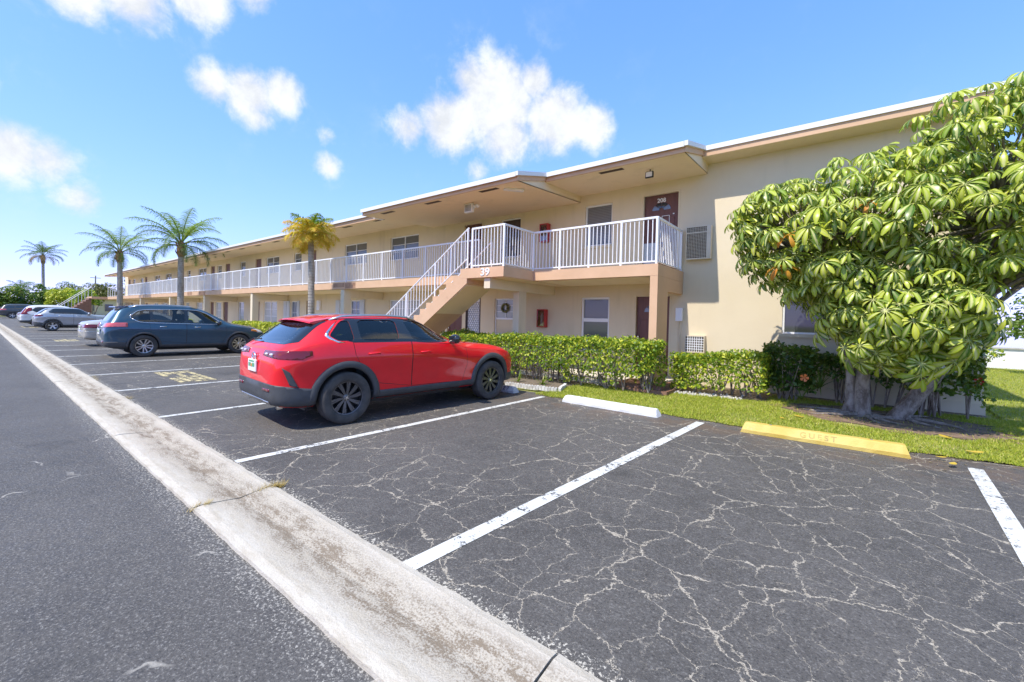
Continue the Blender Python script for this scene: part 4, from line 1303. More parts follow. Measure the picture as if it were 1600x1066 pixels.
    if see:
        for sx in (-.37, .37):
            for y0, zz in ((S['seats'][0], .62), (S['seats'][1], .62)):
                sm = MB().cbox(sx - .25, sx + .25, y0 - .02, y0 + .48, .45, zz, .05)
                sm.path([(sx, y0 - .02, zz), (sx, y0 - .1, zz + .3), (sx, y0 - .16, zz + .52), (sx, y0 - .17, zz + .56)], [.23, .24, .2, .12], 10)
                sm.path([(sx, y0 - .18, zz + .56), (sx, y0 - .185, zz + .62), (sx, y0 - .19, zz + .72), (sx, y0 - .19, zz + .78)], [.04, .11, .12, .06], 10)
                sm.obj('seat', 'seat', root, True, False)
        d = S['dash']
        MB().cbox(-.72, .72, d, d + .45, .6, .98, .05).obj('dashboard', 'seat', root, True, False)
        pts = [(-.37 + .17 * math.cos(u), d - .16 + .06 * math.sin(u), .92 + .16 * math.sin(u)) for u in np.linspace(0, 2 * PI, 19)]
        MB().path(pts, .014, 6).obj('steering_wheel', 'black', root, True, False)
    # number plate
    if 'plate' in S:
        py_, pz = S['plate']
        h = BV.ray_cast(Vector((0.0, -1, pz)), Vector((0, 1, 0))); y = (h[0].y if h[0] else 0) - .03
        pl = MB().cbox(-.155, .155, y, y + .028, pz - .08, pz + .08, .008).obj('number_plate', 'plate', root, False, False)
        MB().box(-.10, .10, y - .003, y - .001, pz + .045, pz + .065).box(-.12, -.03, y - .003, y - .001, pz - .02, pz + .03).box(.03, .12, y - .003, y - .001, pz - .02, pz + .03).obj('plate_print', 'plate_green', pl, False, False)
        MB().path([(0, y - .002, pz), (0, y - .004, pz)], .025, 10).obj('plate_emblem', 'plate_orange', pl, False, False)
    for fn in S.get('extra', []): fn(root, BV)
    tree_bm.free()
    return root

# ---- red crossover
def red_extra(root, BV):
    # exhaust tips
    for sx in (.55, -.55):
        MB().path([(sx, .32, .30), (sx, .15, .285)], .04, 14).obj('exhaust_tip', 'chrome', root, True, False)
    h = BV.ray_cast(Vector((0, -1, .90)), Vector((0, 1, 0))); y = h[0].y
    pts = [(.075 * math.cos(u), y - .014, .915 + .058 * math.sin(u)) for u in np.linspace(0, 2 * PI, 21)]
    e = MB().path(pts, .009, 6)
    e.path([(-.055, y - .014, .945), (-.02, y - .016, .915), (0, y - .017, .90), (.02, y - .016, .915), (.055, y - .014, .945)], .008, 6)
    e.obj('emblem', 'chrome', root, True, False)
    # roof spoiler over the rear window
    s = MB(); n = 14; rows = []
    for i in range(n + 1):
        x = -.585 + 1.17 * i / n; c = (x / .585) ** 2
        rows.append([(x, .80, 1.494 - c * .035), (x, .56 + c * .05, 1.462 - c * .04), (x, .47 + c * .07, 1.445 - c * .042), (x, .465 + c * .07, 1.428 - c * .042), (x, .60, 1.402 - c * .03)])
    for r_ in rows: s.v.extend(r_)
    for i in range(n):
        for q in range(4): s.f.append((i * 5 + q, i * 5 + q + 1, (i + 1) * 5 + q + 1, (i + 1) * 5 + q))
    s.f.append((0, 1, 2, 3, 4)); s.f.append(tuple(n * 5 + 4 - q for q in range(5)))
    s.obj('roof_spoiler', 'red_paint', root, False, False)
    # bright moulding behind the quarter windows
    for sg in (1, -1):
        pts = []
        for y, z in ((.93, 1.445), (.80, 1.35), (.70, 1.26), (.675, 1.225), (.70, 1.19), (.80, 1.14), (.90, 1.132)):
            hh = BV.ray_cast(Vector((2 * sg, y, z)), Vector((-sg, 0, 0)))
            if hh[0]: pts.append((hh[0].x - sg * .004, y, z))
        MB().path(pts, [.006, .014, .022, .026, .022, .014, .006][:len(pts)], 6).obj('window_moulding', 'chrome', root, True, False)
    # wiper
    MB().path([(-.52, .12, 1.10), (-.46, .17, 1.14), (-.20, .19, 1.145)], .010, 6).obj('rear_wiper', 'black', root, True, False)
    # bright lamps inside the tail-light
    for sg in (1, -1):
        for xx in (.44, .60):
            hh = BV.ray_cast(Vector((sg * xx, -1, .98)), Vector((0, 1, 0)))
            if hh[0]: MB().path([(sg * xx - .035, hh[0].y - .017, .98), (sg * xx + .035, hh[0].y - .017, .98)], .016, 8).obj('lamp_unit', 'lamp_clear', root, True, False)
RED = dict(
    st=[(0.03, .44, .76, .68, .60, .54), (0.06, .34, 1.0, .90, .74, .66), (0.12, .29, 1.075, .98, .82, .71), (0.23, .27, 1.135, 1.04, .885, .72), (0.40, .26, 1.29, 1.09, .925, .675),
        (0.60, .26, 1.44, 1.11, .942, .635), (0.78, .26, 1.492, 1.115, .947, .628), (1.1, .26, 1.522, 1.115, .952, .64), (1.6, .26, 1.535, 1.11, .954, .65),
        (2.1, .26, 1.52, 1.10, .954, .645), (2.36, .26, 1.475, 1.09, .954, .635), (2.68, .26, 1.29, 1.075, .954, .66), (2.98, .26, 1.115, 1.04, .954, .74),
        (3.1, .26, 1.08, .99, .954, .77), (3.5, .26, 1.065, .965, .952, .785), (3.9, .26, 1.035, .935, .949, .78), (4.2, .26, .99, .89, .915, .74), (4.40, .26, .925, .82, .83, .66),
        (4.54, .27, .82, .72, .72, .56), (4.62, .34, .68, .60, .58, .46), (4.64, .42, .60, .54, .42, .34)],
    rear_axle=.93, front_axle=3.745, R=.362, track=.825, paint='red_paint', wheel='black', clad=.085, clad_mat='cladding', arch=.425,
    side_windows=[([(.71, 1.225), (.81, 1.155), (1.04, 1.15), (1.06, 1.435), (.92, 1.415)], 'glass_tint'), ([(1.14, 1.15), (1.76, 1.14), (1.82, 1.45), (1.18, 1.445)], 'glass_tint'),
                  ([(2.02, 1.14), (2.74, 1.12), (2.46, 1.345), (2.27, 1.43), (1.96, 1.452)], 'glass_clear')],
    dlo=[(.84, 1.135), (2.84, 1.095), (2.52, 1.36), (2.28, 1.462), (1.9, 1.472), (.95, 1.455)],
    rear_window=[(-.60, 1.12), (.60, 1.12), (.50, 1.405), (-.50, 1.405)], rear_window_y=.85, rear_frame=[(-.76, 1.105), (.76, 1.105), (.59, 1.45), (-.59, 1.45)],
    windshield=[(-.70, 1.13), (.70, 1.13), (.58, 1.43), (-.58, 1.43)], windshield_y=2.2,
    doors=[[(1.25, .56), (1.97, .44), (1.97, 1.118), (1.02, 1.125), (1.04, .96)], [(1.985, .44), (3.02, .42), (3.12, .70), (3.10, 1.04), (1.985, 1.118)]],
    handles=[(1.32, .965), (2.22, .955)], handle_mat='red_paint',
    lower=[([(-.1, .2), (.50, .2), (.50, .53), (-.1, .62)], 'cladding', 'rear_bumper'), ([(1.30, .2), (3.38, .2), (3.38, .42), (1.30, .42)], 'cladding', 'sill_trim'), ([(4.20, .2), (4.8, .2), (4.8, .46), (4.20, .46)], 'cladding', 'front_bumper')],
    rear_panels=[([(-.90, .925), (-.30, .95), (-.30, 1.02), (-.93, 1.035)], .45, 'taillight', 'tail_light', .006), ([(.30, .95), (.90, .925), (.93, 1.035), (.30, 1.02)], .45, 'taillight', 'tail_light', .006),
                 ([(-.62, .50), (-.40, .50), (-.40, .535), (-.62, .535)], .3, 'taillight', 'reflector', .018), ([(.40, .50), (.62, .50), (.62, .535), (.40, .535)], .3, 'taillight', 'reflector', .018),
                 ([(-.55, .335), (.55, .335), (.55, .37), (-.55, .37)], .3, 'rim_silver', 'bumper_strip', .016)],
    side_panels=[([(.20, .60), (.30, .56), (.20, .76), (.12, .82)], 'cladding', 'bumper_fin', .014)],
    front_panels=[([(.45, .74), (.80, .76), (.80, .84), (.45, .80)], 4.3, 'gloss_black', 'headlight', .008), ([(-.80, .76), (-.45, .74), (-.45, .80), (-.80, .84)], 4.3, 'gloss_black', 'headlight', .008)],
    mirror=(2.78, 1.15), mirror_mat='gloss_black', rails=(.80, 2.25), rail_x=.585, rail_mat='rim_silver', see_through=True, cavity=(.58, 3.0), seats=(1.12, 2.02), dash=2.5,
    plate=(0, .80), extra=[red_extra], cat='car')
# ---- dark blue crossover
def blue_extra(root, BV):
    s = MB().prism_x([(.62, 1.635), (.30, 1.60), (.28, 1.575), (.46, 1.545)], -.55, .55); s.obj('roof_spoiler', 'blue_paint', root, False, False)
    MB().path([(-.30, .04, .95), (.30, .04, .95)], .018, 8).obj('tailgate_strip', 'chrome', root, True, False)
    h = BV.ray_cast(Vector((0, -1, 1.0)), Vector((0, 1, 0)))
    MB().path([(0, h[0].y - .004, 1.02), (0, h[0].y - .018, 1.02)], .055, 16).obj('emblem', 'chrome', root, True, False)
BLUE = dict(
    st=[(0.00, .46, .78, .68, .72, .64), (0.04, .36, 1.02, .9, .82, .70), (0.10, .30, 1.12, .99, .865, .73), (0.24, .27, 1.36, 1.06, .895, .66),
        (0.38, .26, 1.56, 1.09, .905, .62), (0.58, .25, 1.64, 1.09, .912, .62), (1.0, .25, 1.69, 1.08, .92, .64), (1.7, .25, 1.71, 1.06, .92, .65),
        (2.25, .25, 1.68, 1.04, .92, .645), (2.6, .25, 1.60, 1.03, .92, .635), (3.0, .25, 1.38, 1.02, .92, .65), (3.42, .25, 1.13, 1.0, .92, .70),
        (3.55, .25, 1.085, .985, .92, .74), (3.9, .25, 1.04, .94, .915, .75), (4.25, .25, .965, .86, .885, .71), (4.46, .25, .88, .78, .83, .65),
        (4.57, .27, .77, .67, .75, .58), (4.62, .34, .64, .56, .64, .5), (4.64, .42, .58, .52, .48, .4)],
    rear_axle=.95, front_axle=3.655, R=.352, track=.80, paint='blue_paint', wheel='silver', clad=.055, clad_mat='cladding', arch=.39,
    side_windows=[([(.66, 1.30), (.86, 1.15), (1.10, 1.125), (1.10, 1.50), (.90, 1.49)], 'glass_tint'), ([(1.18, 1.12), (2.02, 1.10), (2.02, 1.54), (1.18, 1.525)], 'glass_tint'),
                  ([(2.12, 1.10), (3.06, 1.07), (2.62, 1.42), (2.46, 1.50), (2.12, 1.54)], 'glass_clear')],
    dlo=[(.58, 1.28), (.82, 1.12), (1.1, 1.10), (3.2, 1.045), (2.70, 1.42), (2.44, 1.53), (2.0, 1.56), (.84, 1.52)], chrome_dlo=True,
    rear_window=[(-.56, 1.14), (.56, 1.14), (.48, 1.52), (-.48, 1.52)], rear_window_y=.7, rear_frame=[(-.66, 1.13), (.66, 1.13), (.52, 1.57), (-.52, 1.57)],
    windshield=[(-.66, 1.13), (.66, 1.13), (.55, 1.53), (-.55, 1.53)], windshield_y=2.4,
    doors=[[(1.22, .52), (2.05, .42), (2.05, 1.08), (1.08, 1.10), (1.10, .90)], [(2.065, .42), (3.10, .40), (3.24, .66), (3.22, 1.03), (2.065, 1.08)]],
    handles=[(1.42, .975), (2.36, .955)], handle_mat='chrome',
    lower=[([(-.1, .2), (.53, .2), (.53, .50), (-.1, .50)], 'cladding', 'rear_bumper'), ([(1.32, .2), (3.28, .2), (3.28, .40), (1.32, .40)], 'cladding', 'sill_trim'), ([(4.15, .2), (4.8, .2), (4.8, .36), (4.15, .36)], 'cladding', 'front_bumper')],
    rear_panels=[([(-.93, .97), (-.48, .93), (-.48, 1.06), (-.93, 1.10)], .52, 'taillight_bright', 'tail_light', .012), ([(.48, .93), (.93, .97), (.93, 1.10), (.48, 1.06)], .52, 'taillight_bright', 'tail_light', .012),
                 ([(.50, .46), (.66, .46), (.66, .52), (.50, .52)], .3, 'taillight', 'reflector', .018)],
    front_panels=[([(.45, .72), (.86, .76), (.86, .88), (.45, .80)], 4.05, 'lamp_clear', 'headlight', .008), ([(-.86, .76), (-.45, .72), (-.45, .80), (-.86, .88)], 4.05, 'lamp_clear', 'headlight', .008)],
    side_panels=[([(4.05, .82), (4.28, .78), (4.22, .85), (4.07, .88)], 'amber', 'side_marker', .014)],
    mirror=(2.98, 1.10), mirror_mat='gloss_black', rails=(.62, 2.4), rail_x=.585, rail_mat='rim_silver', see_through=True, cavity=(.37, 3.45), seats=(1.3, 2.3), dash=2.9,
    plate=(0, .80), extra=[blue_extra], cat='car')
CY = lambda d, X, Y: (X, Y)
# the near rear wheel touches (-5.44, 3.24), the near front wheel (-5.23, 6.05)
def place(S, xr, yr, xf, yf):
    rz = -math.atan2(xf - xr, yf - yr)
    t = S['track'] + .10
    ca, sa = math.cos(rz), math.sin(rz)
    lx, ly = t, S['rear_axle']
    return (xr - (ca * lx - sa * ly), yr - (sa * lx + ca * ly), -.018), rz
loc, rz = place(RED, -5.41, 3.24, -5.20, 6.05)
car('parked_car', 'red crossover with black wheels and dark plastic trim, nearest of the parked cars', loc, rz, RED, 'cars parked along the building')
loc, rz = place(BLUE, -17.68, 3.46, -17.63, 6.18)
car('parked_car', 'dark blue crossover with silver wheels and chrome window surround', loc, rz, BLUE, 'cars parked along the building')
# ---- sedans and farther cars
def sedan(paint, light='taillight', wheel='five', h=1.46):
    k = h / 1.46
    return dict(
        st=[(0.00, .40, .70, .62, .70, .62), (0.04, .30, .94, .84, .82, .70), (0.12, .26, 1.0, .90, .86, .72), (0.55, .22, 1.05, .93, .885, .70), (0.85, .22, 1.10, .94, .89, .64),
            (1.25, .22, 1.34 * k, .95, .895, .58), (1.55, .22, 1.43 * k, .95, .895, .56), (2.1, .22, 1.46 * k, .94, .895, .575), (2.55, .22, 1.41 * k, .93, .895, .57), (2.95, .22, 1.22 * k, .92, .895, .60),
            (3.35, .22, 1.0, .90, .895, .68), (3.5, .22, .97, .88, .89, .70), (4.1, .22, .90, .80, .87, .68), (4.45, .23, .80, .70, .80, .60), (4.60, .26, .68, .58, .7, .52), (4.68, .36, .56, .5, .5, .4)],
        rear_axle=.98, front_axle=3.66, R=.325, track=.77, tyre_w=.205, paint=paint, wheel=wheel, levels=2, arch=.365,
        side_windows=[([(.98, 1.06), (1.16, .985), (1.92, .97), (1.92, 1.34), (1.34, 1.28)], 'glass_opaque'), ([(2.0, .97), (3.0, .955), (2.5, 1.28), (2.0, 1.345)], 'glass_opaque')],
        rear_window=[(-.56, 1.10), (.56, 1.10), (.46, 1.37), (-.46, 1.37)], rear_window_y=1.4, windshield=[(-.6, 1.03), (.6, 1.03), (.5, 1.36), (-.5, 1.36)], windshield_y=2.4,
        doors=[[(1.14, .48), (1.95, .36), (1.95, .95), (1.0, .97), (1.02, .82)], [(1.97, .36), (3.0, .34), (3.12, .6), (3.10, .93), (1.97, .95)]], handles=[(1.25, .86), (2.2, .85)], handle_mat=paint,
        rear_panels=[([(-.9, .74), (-.32, .74), (-.32, .86), (-.9, .88)], .42, light, 'tail_light', .01), ([(.32, .74), (.9, .74), (.9, .88), (.32, .86)], .42, light, 'tail_light', .01)],
        lower=[([(-.1, .15), (.55, .15), (.55, .60), (-.1, .62)], paint, 'rear_bumper')],
        mirror=(2.88, .99), plate=(0, .74), cat='car')
car('parked_car', 'champagne sedan half hidden behind the dark blue crossover', (-24.35, 2.75, -.018), 0, sedan('champagne_paint'), 'cars parked along the building')
def stretch(S, sy=1, sx=1, sz=1, **kw):
    D = dict(S); 
    D['st'] = [(y * sy, zb * sz, zt * sz, zbt * sz, w * sx, wr * sx) for y, zb, zt, zbt, w, wr in S['st']]
    for k in ('side_windows',): D[k] = [([(y * sy, z * sz) for y, z in p], g) for p, g in S[k]]
    for k in ('doors',): D[k] = [[(y * sy, z * sz) for y, z in p] for p in S[k]]
    for k in ('rear_window', 'windshield', 'rear_frame'): 
        if k in S: D[k] = [(x * sx, z * sz) for x, z in S[k]]
    if 'dlo' in S: D['dlo'] = [(y * sy, z * sz) for y, z in S['dlo']]
    D['handles'] = [(y * sy, z * sz) for y, z in S['handles']]
    D['lower'] = [([(y * sy, z * sz) for y, z in p], m, n) for p, m, n in S.get('lower', [])]
    D['rear_panels'] = [([(x * sx, z * sz) for x, z in p], y * sy, m, n, q) for p, y, m, n, q in S.get('rear_panels', [])]
    D['front_panels'] = []; D['side_panels'] = []
    D['rear_axle'] = S['rear_axle'] * sy; D['front_axle'] = S['front_axle'] * sy; D['mirror'] = (S['mirror'][0] * sy, S['mirror'][1] * sz)
    D['rear_window_y'] = S['rear_window_y'] * sy; D['windshield_y'] = S['windshield_y'] * sy; D['track'] = S['track'] * sx
    D['see_through'] = False; D['extra'] = []; D['rails'] = None; D['chrome_dlo'] = False
    D.update(kw); return D
KONA = stretch(RED, .90, .94, 1.0, paint='silver_paint', handle_mat='silver_paint', wheel='five', mirror_mat='silver_paint', R=.33, arch=.375, clad=.09)
car('parked_car', 'silver grey small crossover with grey plastic arches beyond the champagne sedan', (-40.95, 2.45, -.018), 0, KONA, 'cars parked along the building')
CRV = stretch(BLUE, 1.0, 1.0, 1.0, paint='white_paint', handle_mat='white_paint', mirror_mat='white_paint', wheel='five',
              rear_panels=[([(-.90, .95), (-.68, .95), (-.56, 1.45), (-.74, 1.45)], .6, 'taillight', 'tail_light', .012), ([(.68, .95), (.90, .95), (.74, 1.45), (.56, 1.45)], .6, 'taillight', 'tail_light', .012)])
car('parked_car', 'white crossover with tall red tail lights behind the silver grey crossover', (-49.6, 2.3, -.018), 0, CRV, 'cars parked along the building')
car('parked_car', 'pale silver sedan near the far end of the parked row', (-61.8, 2.75, -.018), 0, sedan('pale_paint'), 'cars parked along the building')
SUB = stretch(BLUE, 1.16, 1.06, 1.09, paint='darkgrey_paint', handle_mat='darkgrey_paint', mirror_mat='black', wheel='five', R=.39, arch=.44)
SUB['side_windows'] = [([(.50, 1.28), (1.28, 1.26), (1.28, 1.66), (.62, 1.64)], 'glass_opaque'), ([(1.38, 1.25), (2.34, 1.22), (2.34, 1.68), (1.38, 1.67)], 'glass_opaque'), ([(2.46, 1.21), (3.5, 1.17), (3.0, 1.55), (2.84, 1.64), (2.46, 1.68)], 'glass_opaque')]
SUB.pop('dlo', None)
car('parked_car', 'big dark grey wagon, last car of the parked row', (-84.0, 2.2, -.018), 0, SUB, 'cars parked along the building')

# ================================================================ VEGETATION
def leaf_soup(name, P, N, size, m, parent, aspect=.5, spread=.8, fold=.25, kind_stuff=True):
    """many small folded leaves; P positions, N preferred facing directions"""
    n = len(P)
    P = np.asarray(P, float); N = np.asarray(N, float)
    d = N + nrs.normal(0, spread, (n, 3)); d /= np.linalg.norm(d, axis=1)[:, None] + 1e-9
    t = nrs.normal(0, 1, (n, 3)); t -= d * (t * d).sum(1)[:, None]; t /= np.linalg.norm(t, axis=1)[:, None] + 1e-9
    s = np.cross(d, t)
    L = size * nrs.uniform(.65, 1.35, n)[:, None]; Wd = L * aspect * .5
    a = P - t * L * .5; b = P + t * L * .5
    c = P + s * Wd - t * L * .05 + d * Wd * fold; e = P - s * Wd - t * L * .05 + d * Wd * fold
    v = np.stack([a, c, b, e], 1).reshape(-1, 3)
    i = np.arange(n)[:, None] * 4
    f = np.concatenate([i + [[0, 1, 2]], i + [[0, 2, 3]]], 1).reshape(-1, 3)
    me = bpy.data.meshes.new(name)
    me.vertices.add(len(v)); me.vertices.foreach_set('co', v.astype(np.float32).ravel())
    me.loops.add(f.size); me.loops.foreach_set('vertex_index', f.astype(np.int32).ravel())
    me.polygons.add(len(f)); me.polygons.foreach_set('loop_start', np.arange(0, f.size, 3, dtype=np.int32)); me.polygons.foreach_set('loop_total', np.full(len(f), 3, dtype=np.int32))
    me.materials.append(M(m)); me.update(calc_edges=True); me.validate()
    o = link(name, me, parent, True)
    if kind_stuff: stuff(o)
    return o
def vnoise(p, s, seed=0):
    """cheap smooth pseudo-noise"""
    p = np.asarray(p) * s + seed * 3.7
    return (np.sin(p[..., 0] * 1.7 + 1.3 * np.sin(p[..., 1] * 1.3 + seed)) + np.sin(p[..., 1] * 2.1 + 1.1 * np.sin(p[..., 2] * 1.9)) + np.sin(p[..., 2] * 2.3 + 1.2 * np.sin(p[..., 0] * 1.1 + 2))) / 3

def hedge(label, x0, x1, y0, y1, z0, z1, n, size, m, seed=0, gap=.35, stems=True, name='hedge', cat='hedge', group=None, wob=.07, slope=0.0, cut_low=.15):
    t = thing(name, label, cat, ((x0 + x1) / 2, (y0 + y1) / 2, 0), 0, group)
    sx, sy, sz = x1 - x0, y1 - y0, z1 - z0
    area = dict(front=sx * sz, top=sx * sy, right=sy * sz, left=sy * sz, back=sx * sz * .35)
    tot = sum(area.values()); P = []; N = []
    for k, a in area.items():
        m_ = int(n * a / tot)
        u, w = nrs.uniform(0, 1, m_), nrs.uniform(0, 1, m_)
        dep = np.abs(nrs.normal(0, .10, m_))
        if k == 'front': p = np.stack([x0 + u * sx, y0 + dep, z0 + w * sz], 1); nn = (0, -1, .35)
        elif k == 'back': p = np.stack([x0 + u * sx, y1 - dep, z0 + w * sz], 1); nn = (0, 1, .35)
        elif k == 'top': p = np.stack([x0 + u * sx, y0 + w * sy, z1 - dep], 1); nn = (0, -.25, 1)
        elif k == 'right': p = np.stack([x1 - dep, y0 + u * sy, z0 + w * sz], 1); nn = (1, 0, .35)
        else: p = np.stack([x0 + dep, y0 + u * sy, z0 + w * sz], 1); nn = (-1, 0, .35)
        P.append(p); N.append(np.tile(nn, (m_, 1)))
    P = np.concatenate(P); N = np.concatenate(N)
    k = vnoise(P, 2.6, seed); k2 = vnoise(P, 6.5, seed + 2)
    h = (P[:, 2] - z0) / sz
    keep = (k * .6 + k2 * .5) > -gap - .6 + (1 - h) ** 1.6 * (.9 + cut_low)
    P, N = P[keep], N[keep]
    off = (vnoise(P, 1.6, seed + 5) * wob + vnoise(P, 4.5, seed + 6) * wob * .6)[:, None]
    P = P + N / np.linalg.norm(N, axis=1)[:, None] * off
    P[:, 2] += slope * (P[:, 0] - (x0 + x1) / 2)
    P += nrs.normal(0, .018, P.shape)
    leaf_soup('foliage', P, N, size, m, t, .58, .75)
    if stems:
        mb = MB(); r = random.Random(seed)
        for i in range(int(sx * 6) + 3):
            bx, by = r.uniform(x0 + .08, x1 - .08), r.uniform(y0 + sy * .3, y1 - sy * .2)
            for q in range(3):
                tx, ty, tz = bx + r.uniform(-.3, .3), by + r.uniform(-.35, .25), z0 + sz * r.uniform(.55, .95)
                mx, my = bx + (tx - bx) * .4 + r.uniform(-.06, .06), by + (ty - by) * .4 + r.uniform(-.06, .06)
                mb.path([(bx, by, -.02), (mx, my, tz * .5), (tx, ty, tz)], [.017, .011, .005], 5, False)
        mb.obj('branches', 'twig', t, True)
    return t
hedge('clipped yellow-green hedge in front of the near ground-floor door and window', -9.2, -2.98, 8.42, 9.2, .10, 1.07, 19000, .068, 'leaf_hedge', 1, .30, slope=.010, wob=.13)
hedge('lime green hedge in front of the dark blue crossover', -24.5, -12.4, 8.2, 8.95, .1, 1.02, 9000, .10, 'leaf_lime', 2, .6)
hedge('low lime hedge beyond the tall palm at the far gallery', -46, -33, 8.3, 8.95, .1, .98, 5000, .13, 'leaf_lime', 3, .7)
hedge('lower loose hedge between the entry step and the dark window shrubs', -3.05, -1.2, 9.55, 10.4, .12, .88, 6000, .068, 'leaf_hedge', 4, .40, slope=.06, wob=.10)
hedge('dark leafy shrub under the right ground-floor window', -1.25, -.42, 9.9, 10.6, .22, 1.08, 2600, .085, 'leaf_dark', 5, .30, name='shrub', cat='shrub', wob=.16)
hedge('dark shrub behind the umbrella tree trunks', -.4, .95, 10.2, 10.8, .42, 1.02, 1800, .085, 'leaf_dark', 6, .2, name='shrub', cat='shrub', wob=.16)
s3 = hedge('green hibiscus shrub with red flowers at the right building corner', .95, 1.78, 9.95, 10.7, .18, 1.30, 3000, .085, 'leaf_mix', 7, .25, name='shrub', cat='shrub', wob=.16)
def flower(x, y, z, parent, m, r=.05):
    mb = MB()
    for k in range(5):
        a = 2 * PI * k / 5
        c, s = math.cos(a), math.sin(a)
        mb.add([(x, y, z), (x + r * (c - .5 * s), y - .02, z + r * (s + .5 * c)), (x + r * 1.3 * c, y - .03, z + r * 1.3 * s), (x + r * (c + .5 * s), y - .02, z + r * (s - .5 * c))], [(0, 1, 2, 3)])
    mb.obj('flower', m, parent)
mat('petal_red', (.62, .02, .03), .5); mat('petal_orange', (.75, .22, .06), .5)
for p in ((1.72, 10.05, .68), (1.02, 9.95, .86), (1.4, 9.92, .98)): flower(*p, s3, 'petal_red')
# spiky plants
def spiky(label, x, y, z, n, L, m, seed, name='spiky_plant', group=None):
    r = random.Random(seed); t = thing(name, label, 'plant', (x, y, 0), 0, group)
    for i in range(n):
        a = r.uniform(0, 2 * PI); el = r.uniform(.25, 1.35); l = L * r.uniform(.7, 1.1); mb = MB()
        d = Vector((math.cos(a) * math.cos(el), math.sin(a) * math.cos(el), math.sin(el))); sd = Vector((-math.sin(a), math.cos(a), 0)) * .016
        p = Vector((x, y, z)); v = []
        for q in range(5):
            u = q / 4; c = p + d * l * u + Vector((0, 0, -l * .45 * u * u * math.cos(el))); w = (1 - u) ** .7
            v += [c + sd * w, c - sd * w]
        mb.add(v, [(2 * q, 2 * q + 1, 2 * q + 3, 2 * q + 2) for q in range(4)])
        mb.obj('leaf', m, t)
    return t
spiky('dark spiky plant with drooping strap leaves right of the window shrub', -.35, 10.1, .32, 16, .62, 'leaf_dark', 1)
sp = spiky('spiky bromeliad with an orange flower head beside the window shrub', -.62, 9.86, .10, 14, .34, 'leaf_mix', 2)
flower(-.58, 9.78, .52, sp, 'petal_orange', .06)
spiky('small strap-leaved plant by the scalloped edging', -5.5, 8.22, .0, 18, .40, 'leaf_mix', 4)
spiky('small strap-leaved plant nearest the parked red car', -6.15, 8.15, .0, 16, .36, 'leaf_mix', 5)

# ---- umbrella tree by the right-hand wall
def umbrella_leaf(seed, L=.26, n=10):
    r = random.Random(seed); mb = MB(); uv = []
    nseg = 5
    for k in range(n):
        a = 2 * PI * k / n + r.uniform(-.12, .12); l = L * r.uniform(.8, 1.12); wd = l * r.uniform(.135, .17)
        droop = r.uniform(.6, 1.3); st = .045
        c, s = math.cos(a), math.sin(a)
        out = Vector((c, s, 0)); side = Vector((-s, c, 0)); base = len(mb.v)
        tw = r.uniform(-.25, .25)
        p = Vector((0, 0, 0)) + out * st; ang = r.uniform(.0, .3)
        prof = (.10, .52, .86, 1.0, .84, .30)
        rows = []
        for q in range(nseg + 1):
            u = q / nseg
            nrm = out * math.sin(ang) + Vector((0, 0, 1)) * math.cos(ang)
            sd = (side * math.cos(tw) + nrm * math.sin(tw))
            w = wd * prof[q]
            rows.append((p + sd * w + nrm * w * .22, p.copy(), p - sd * w + nrm * w * .22, u))
            ang += droop / nseg * (1.0 + .5 * u)
            p = p + (out * math.cos(ang) - Vector((0, 0, 1)) * math.sin(ang)) * (l / nseg)
        for a_, b_, c_, u in rows:
            mb.v += [tuple(a_), tuple(b_), tuple(c_)]; uv += [(0, u), (.5, u), (1, u)]
        for q in range(nseg):
            i = base + q * 3
            mb.f += [(i, i + 1, i + 4, i + 3), (i + 1, i + 2, i + 5, i + 4)]
        # stalk of the leaflet
        b2 = len(mb.v); o0, o1 = Vector((0, 0, 0)), out * st
        mb.v += [tuple(o0 + side * .003), tuple(o0 - side * .003), tuple(o1 - side * .003), tuple(o1 + side * .003)]; uv += [(.5, 0)] * 4
        mb.f.append((b2, b2 + 1, b2 + 2, b2 + 3))
    b2 = len(mb.v)
    lp = .2
    for j in range(4):
        w = PI * j / 2
        mb.v += [(.006 * math.cos(w), .006 * math.sin(w), 0), (.008 * math.cos(w) + .02, .008 * math.sin(w), -lp)]; uv += [(.5, 0)] * 2
    for j in range(4):
        k2 = (j + 1) % 4; mb.f.append((b2 + 2 * j, b2 + 2 * k2, b2 + 2 * k2 + 1, b2 + 2 * j + 1))
    mb.uv = uv
    return mb
VAR = [umbrella_leaf(s * 3 + 1, .195 + .022 * (s % 3), 9 + s % 4) for s in range(6)]
VAR_ME = [v.mesh('leaf', 'leaf_schefflera', True) for v in VAR]
ORANGE_ME = umbrella_leaf(20, .22, 6).mesh('leaf', 'leaf_orange', True)
tree = thing('umbrella_tree', 'big umbrella tree with glossy drooping leaf whorls in front of the right wall', 'tree', (.45, 9.45, 0))
ELL = [((.10, 8.95, 3.05), (1.62, 1.45, 1.15), 460), ((1.75, 9.0, 3.55), (1.55, 1.55, 1.40), 460), ((.66, 8.72, 1.80), (1.02, 1.0, .98), 230), ((2.6, 8.9, 2.75), (.9, 1.2, .8), 50), ((-.95, 8.95, 3.35), (.75, .9, .75), 95), ((1.12, 8.95, 1.85), (.55, .75, .75), 60)]
cand = []
r = random.Random(5)
def inside(p, skip, k=.86):
    for i, (c, q, _) in enumerate(ELL):
        if i == skip: continue
        if sum(((p[j] - c[j]) / (q[j] * k)) ** 2 for j in range(3)) < 1: return True
    return False
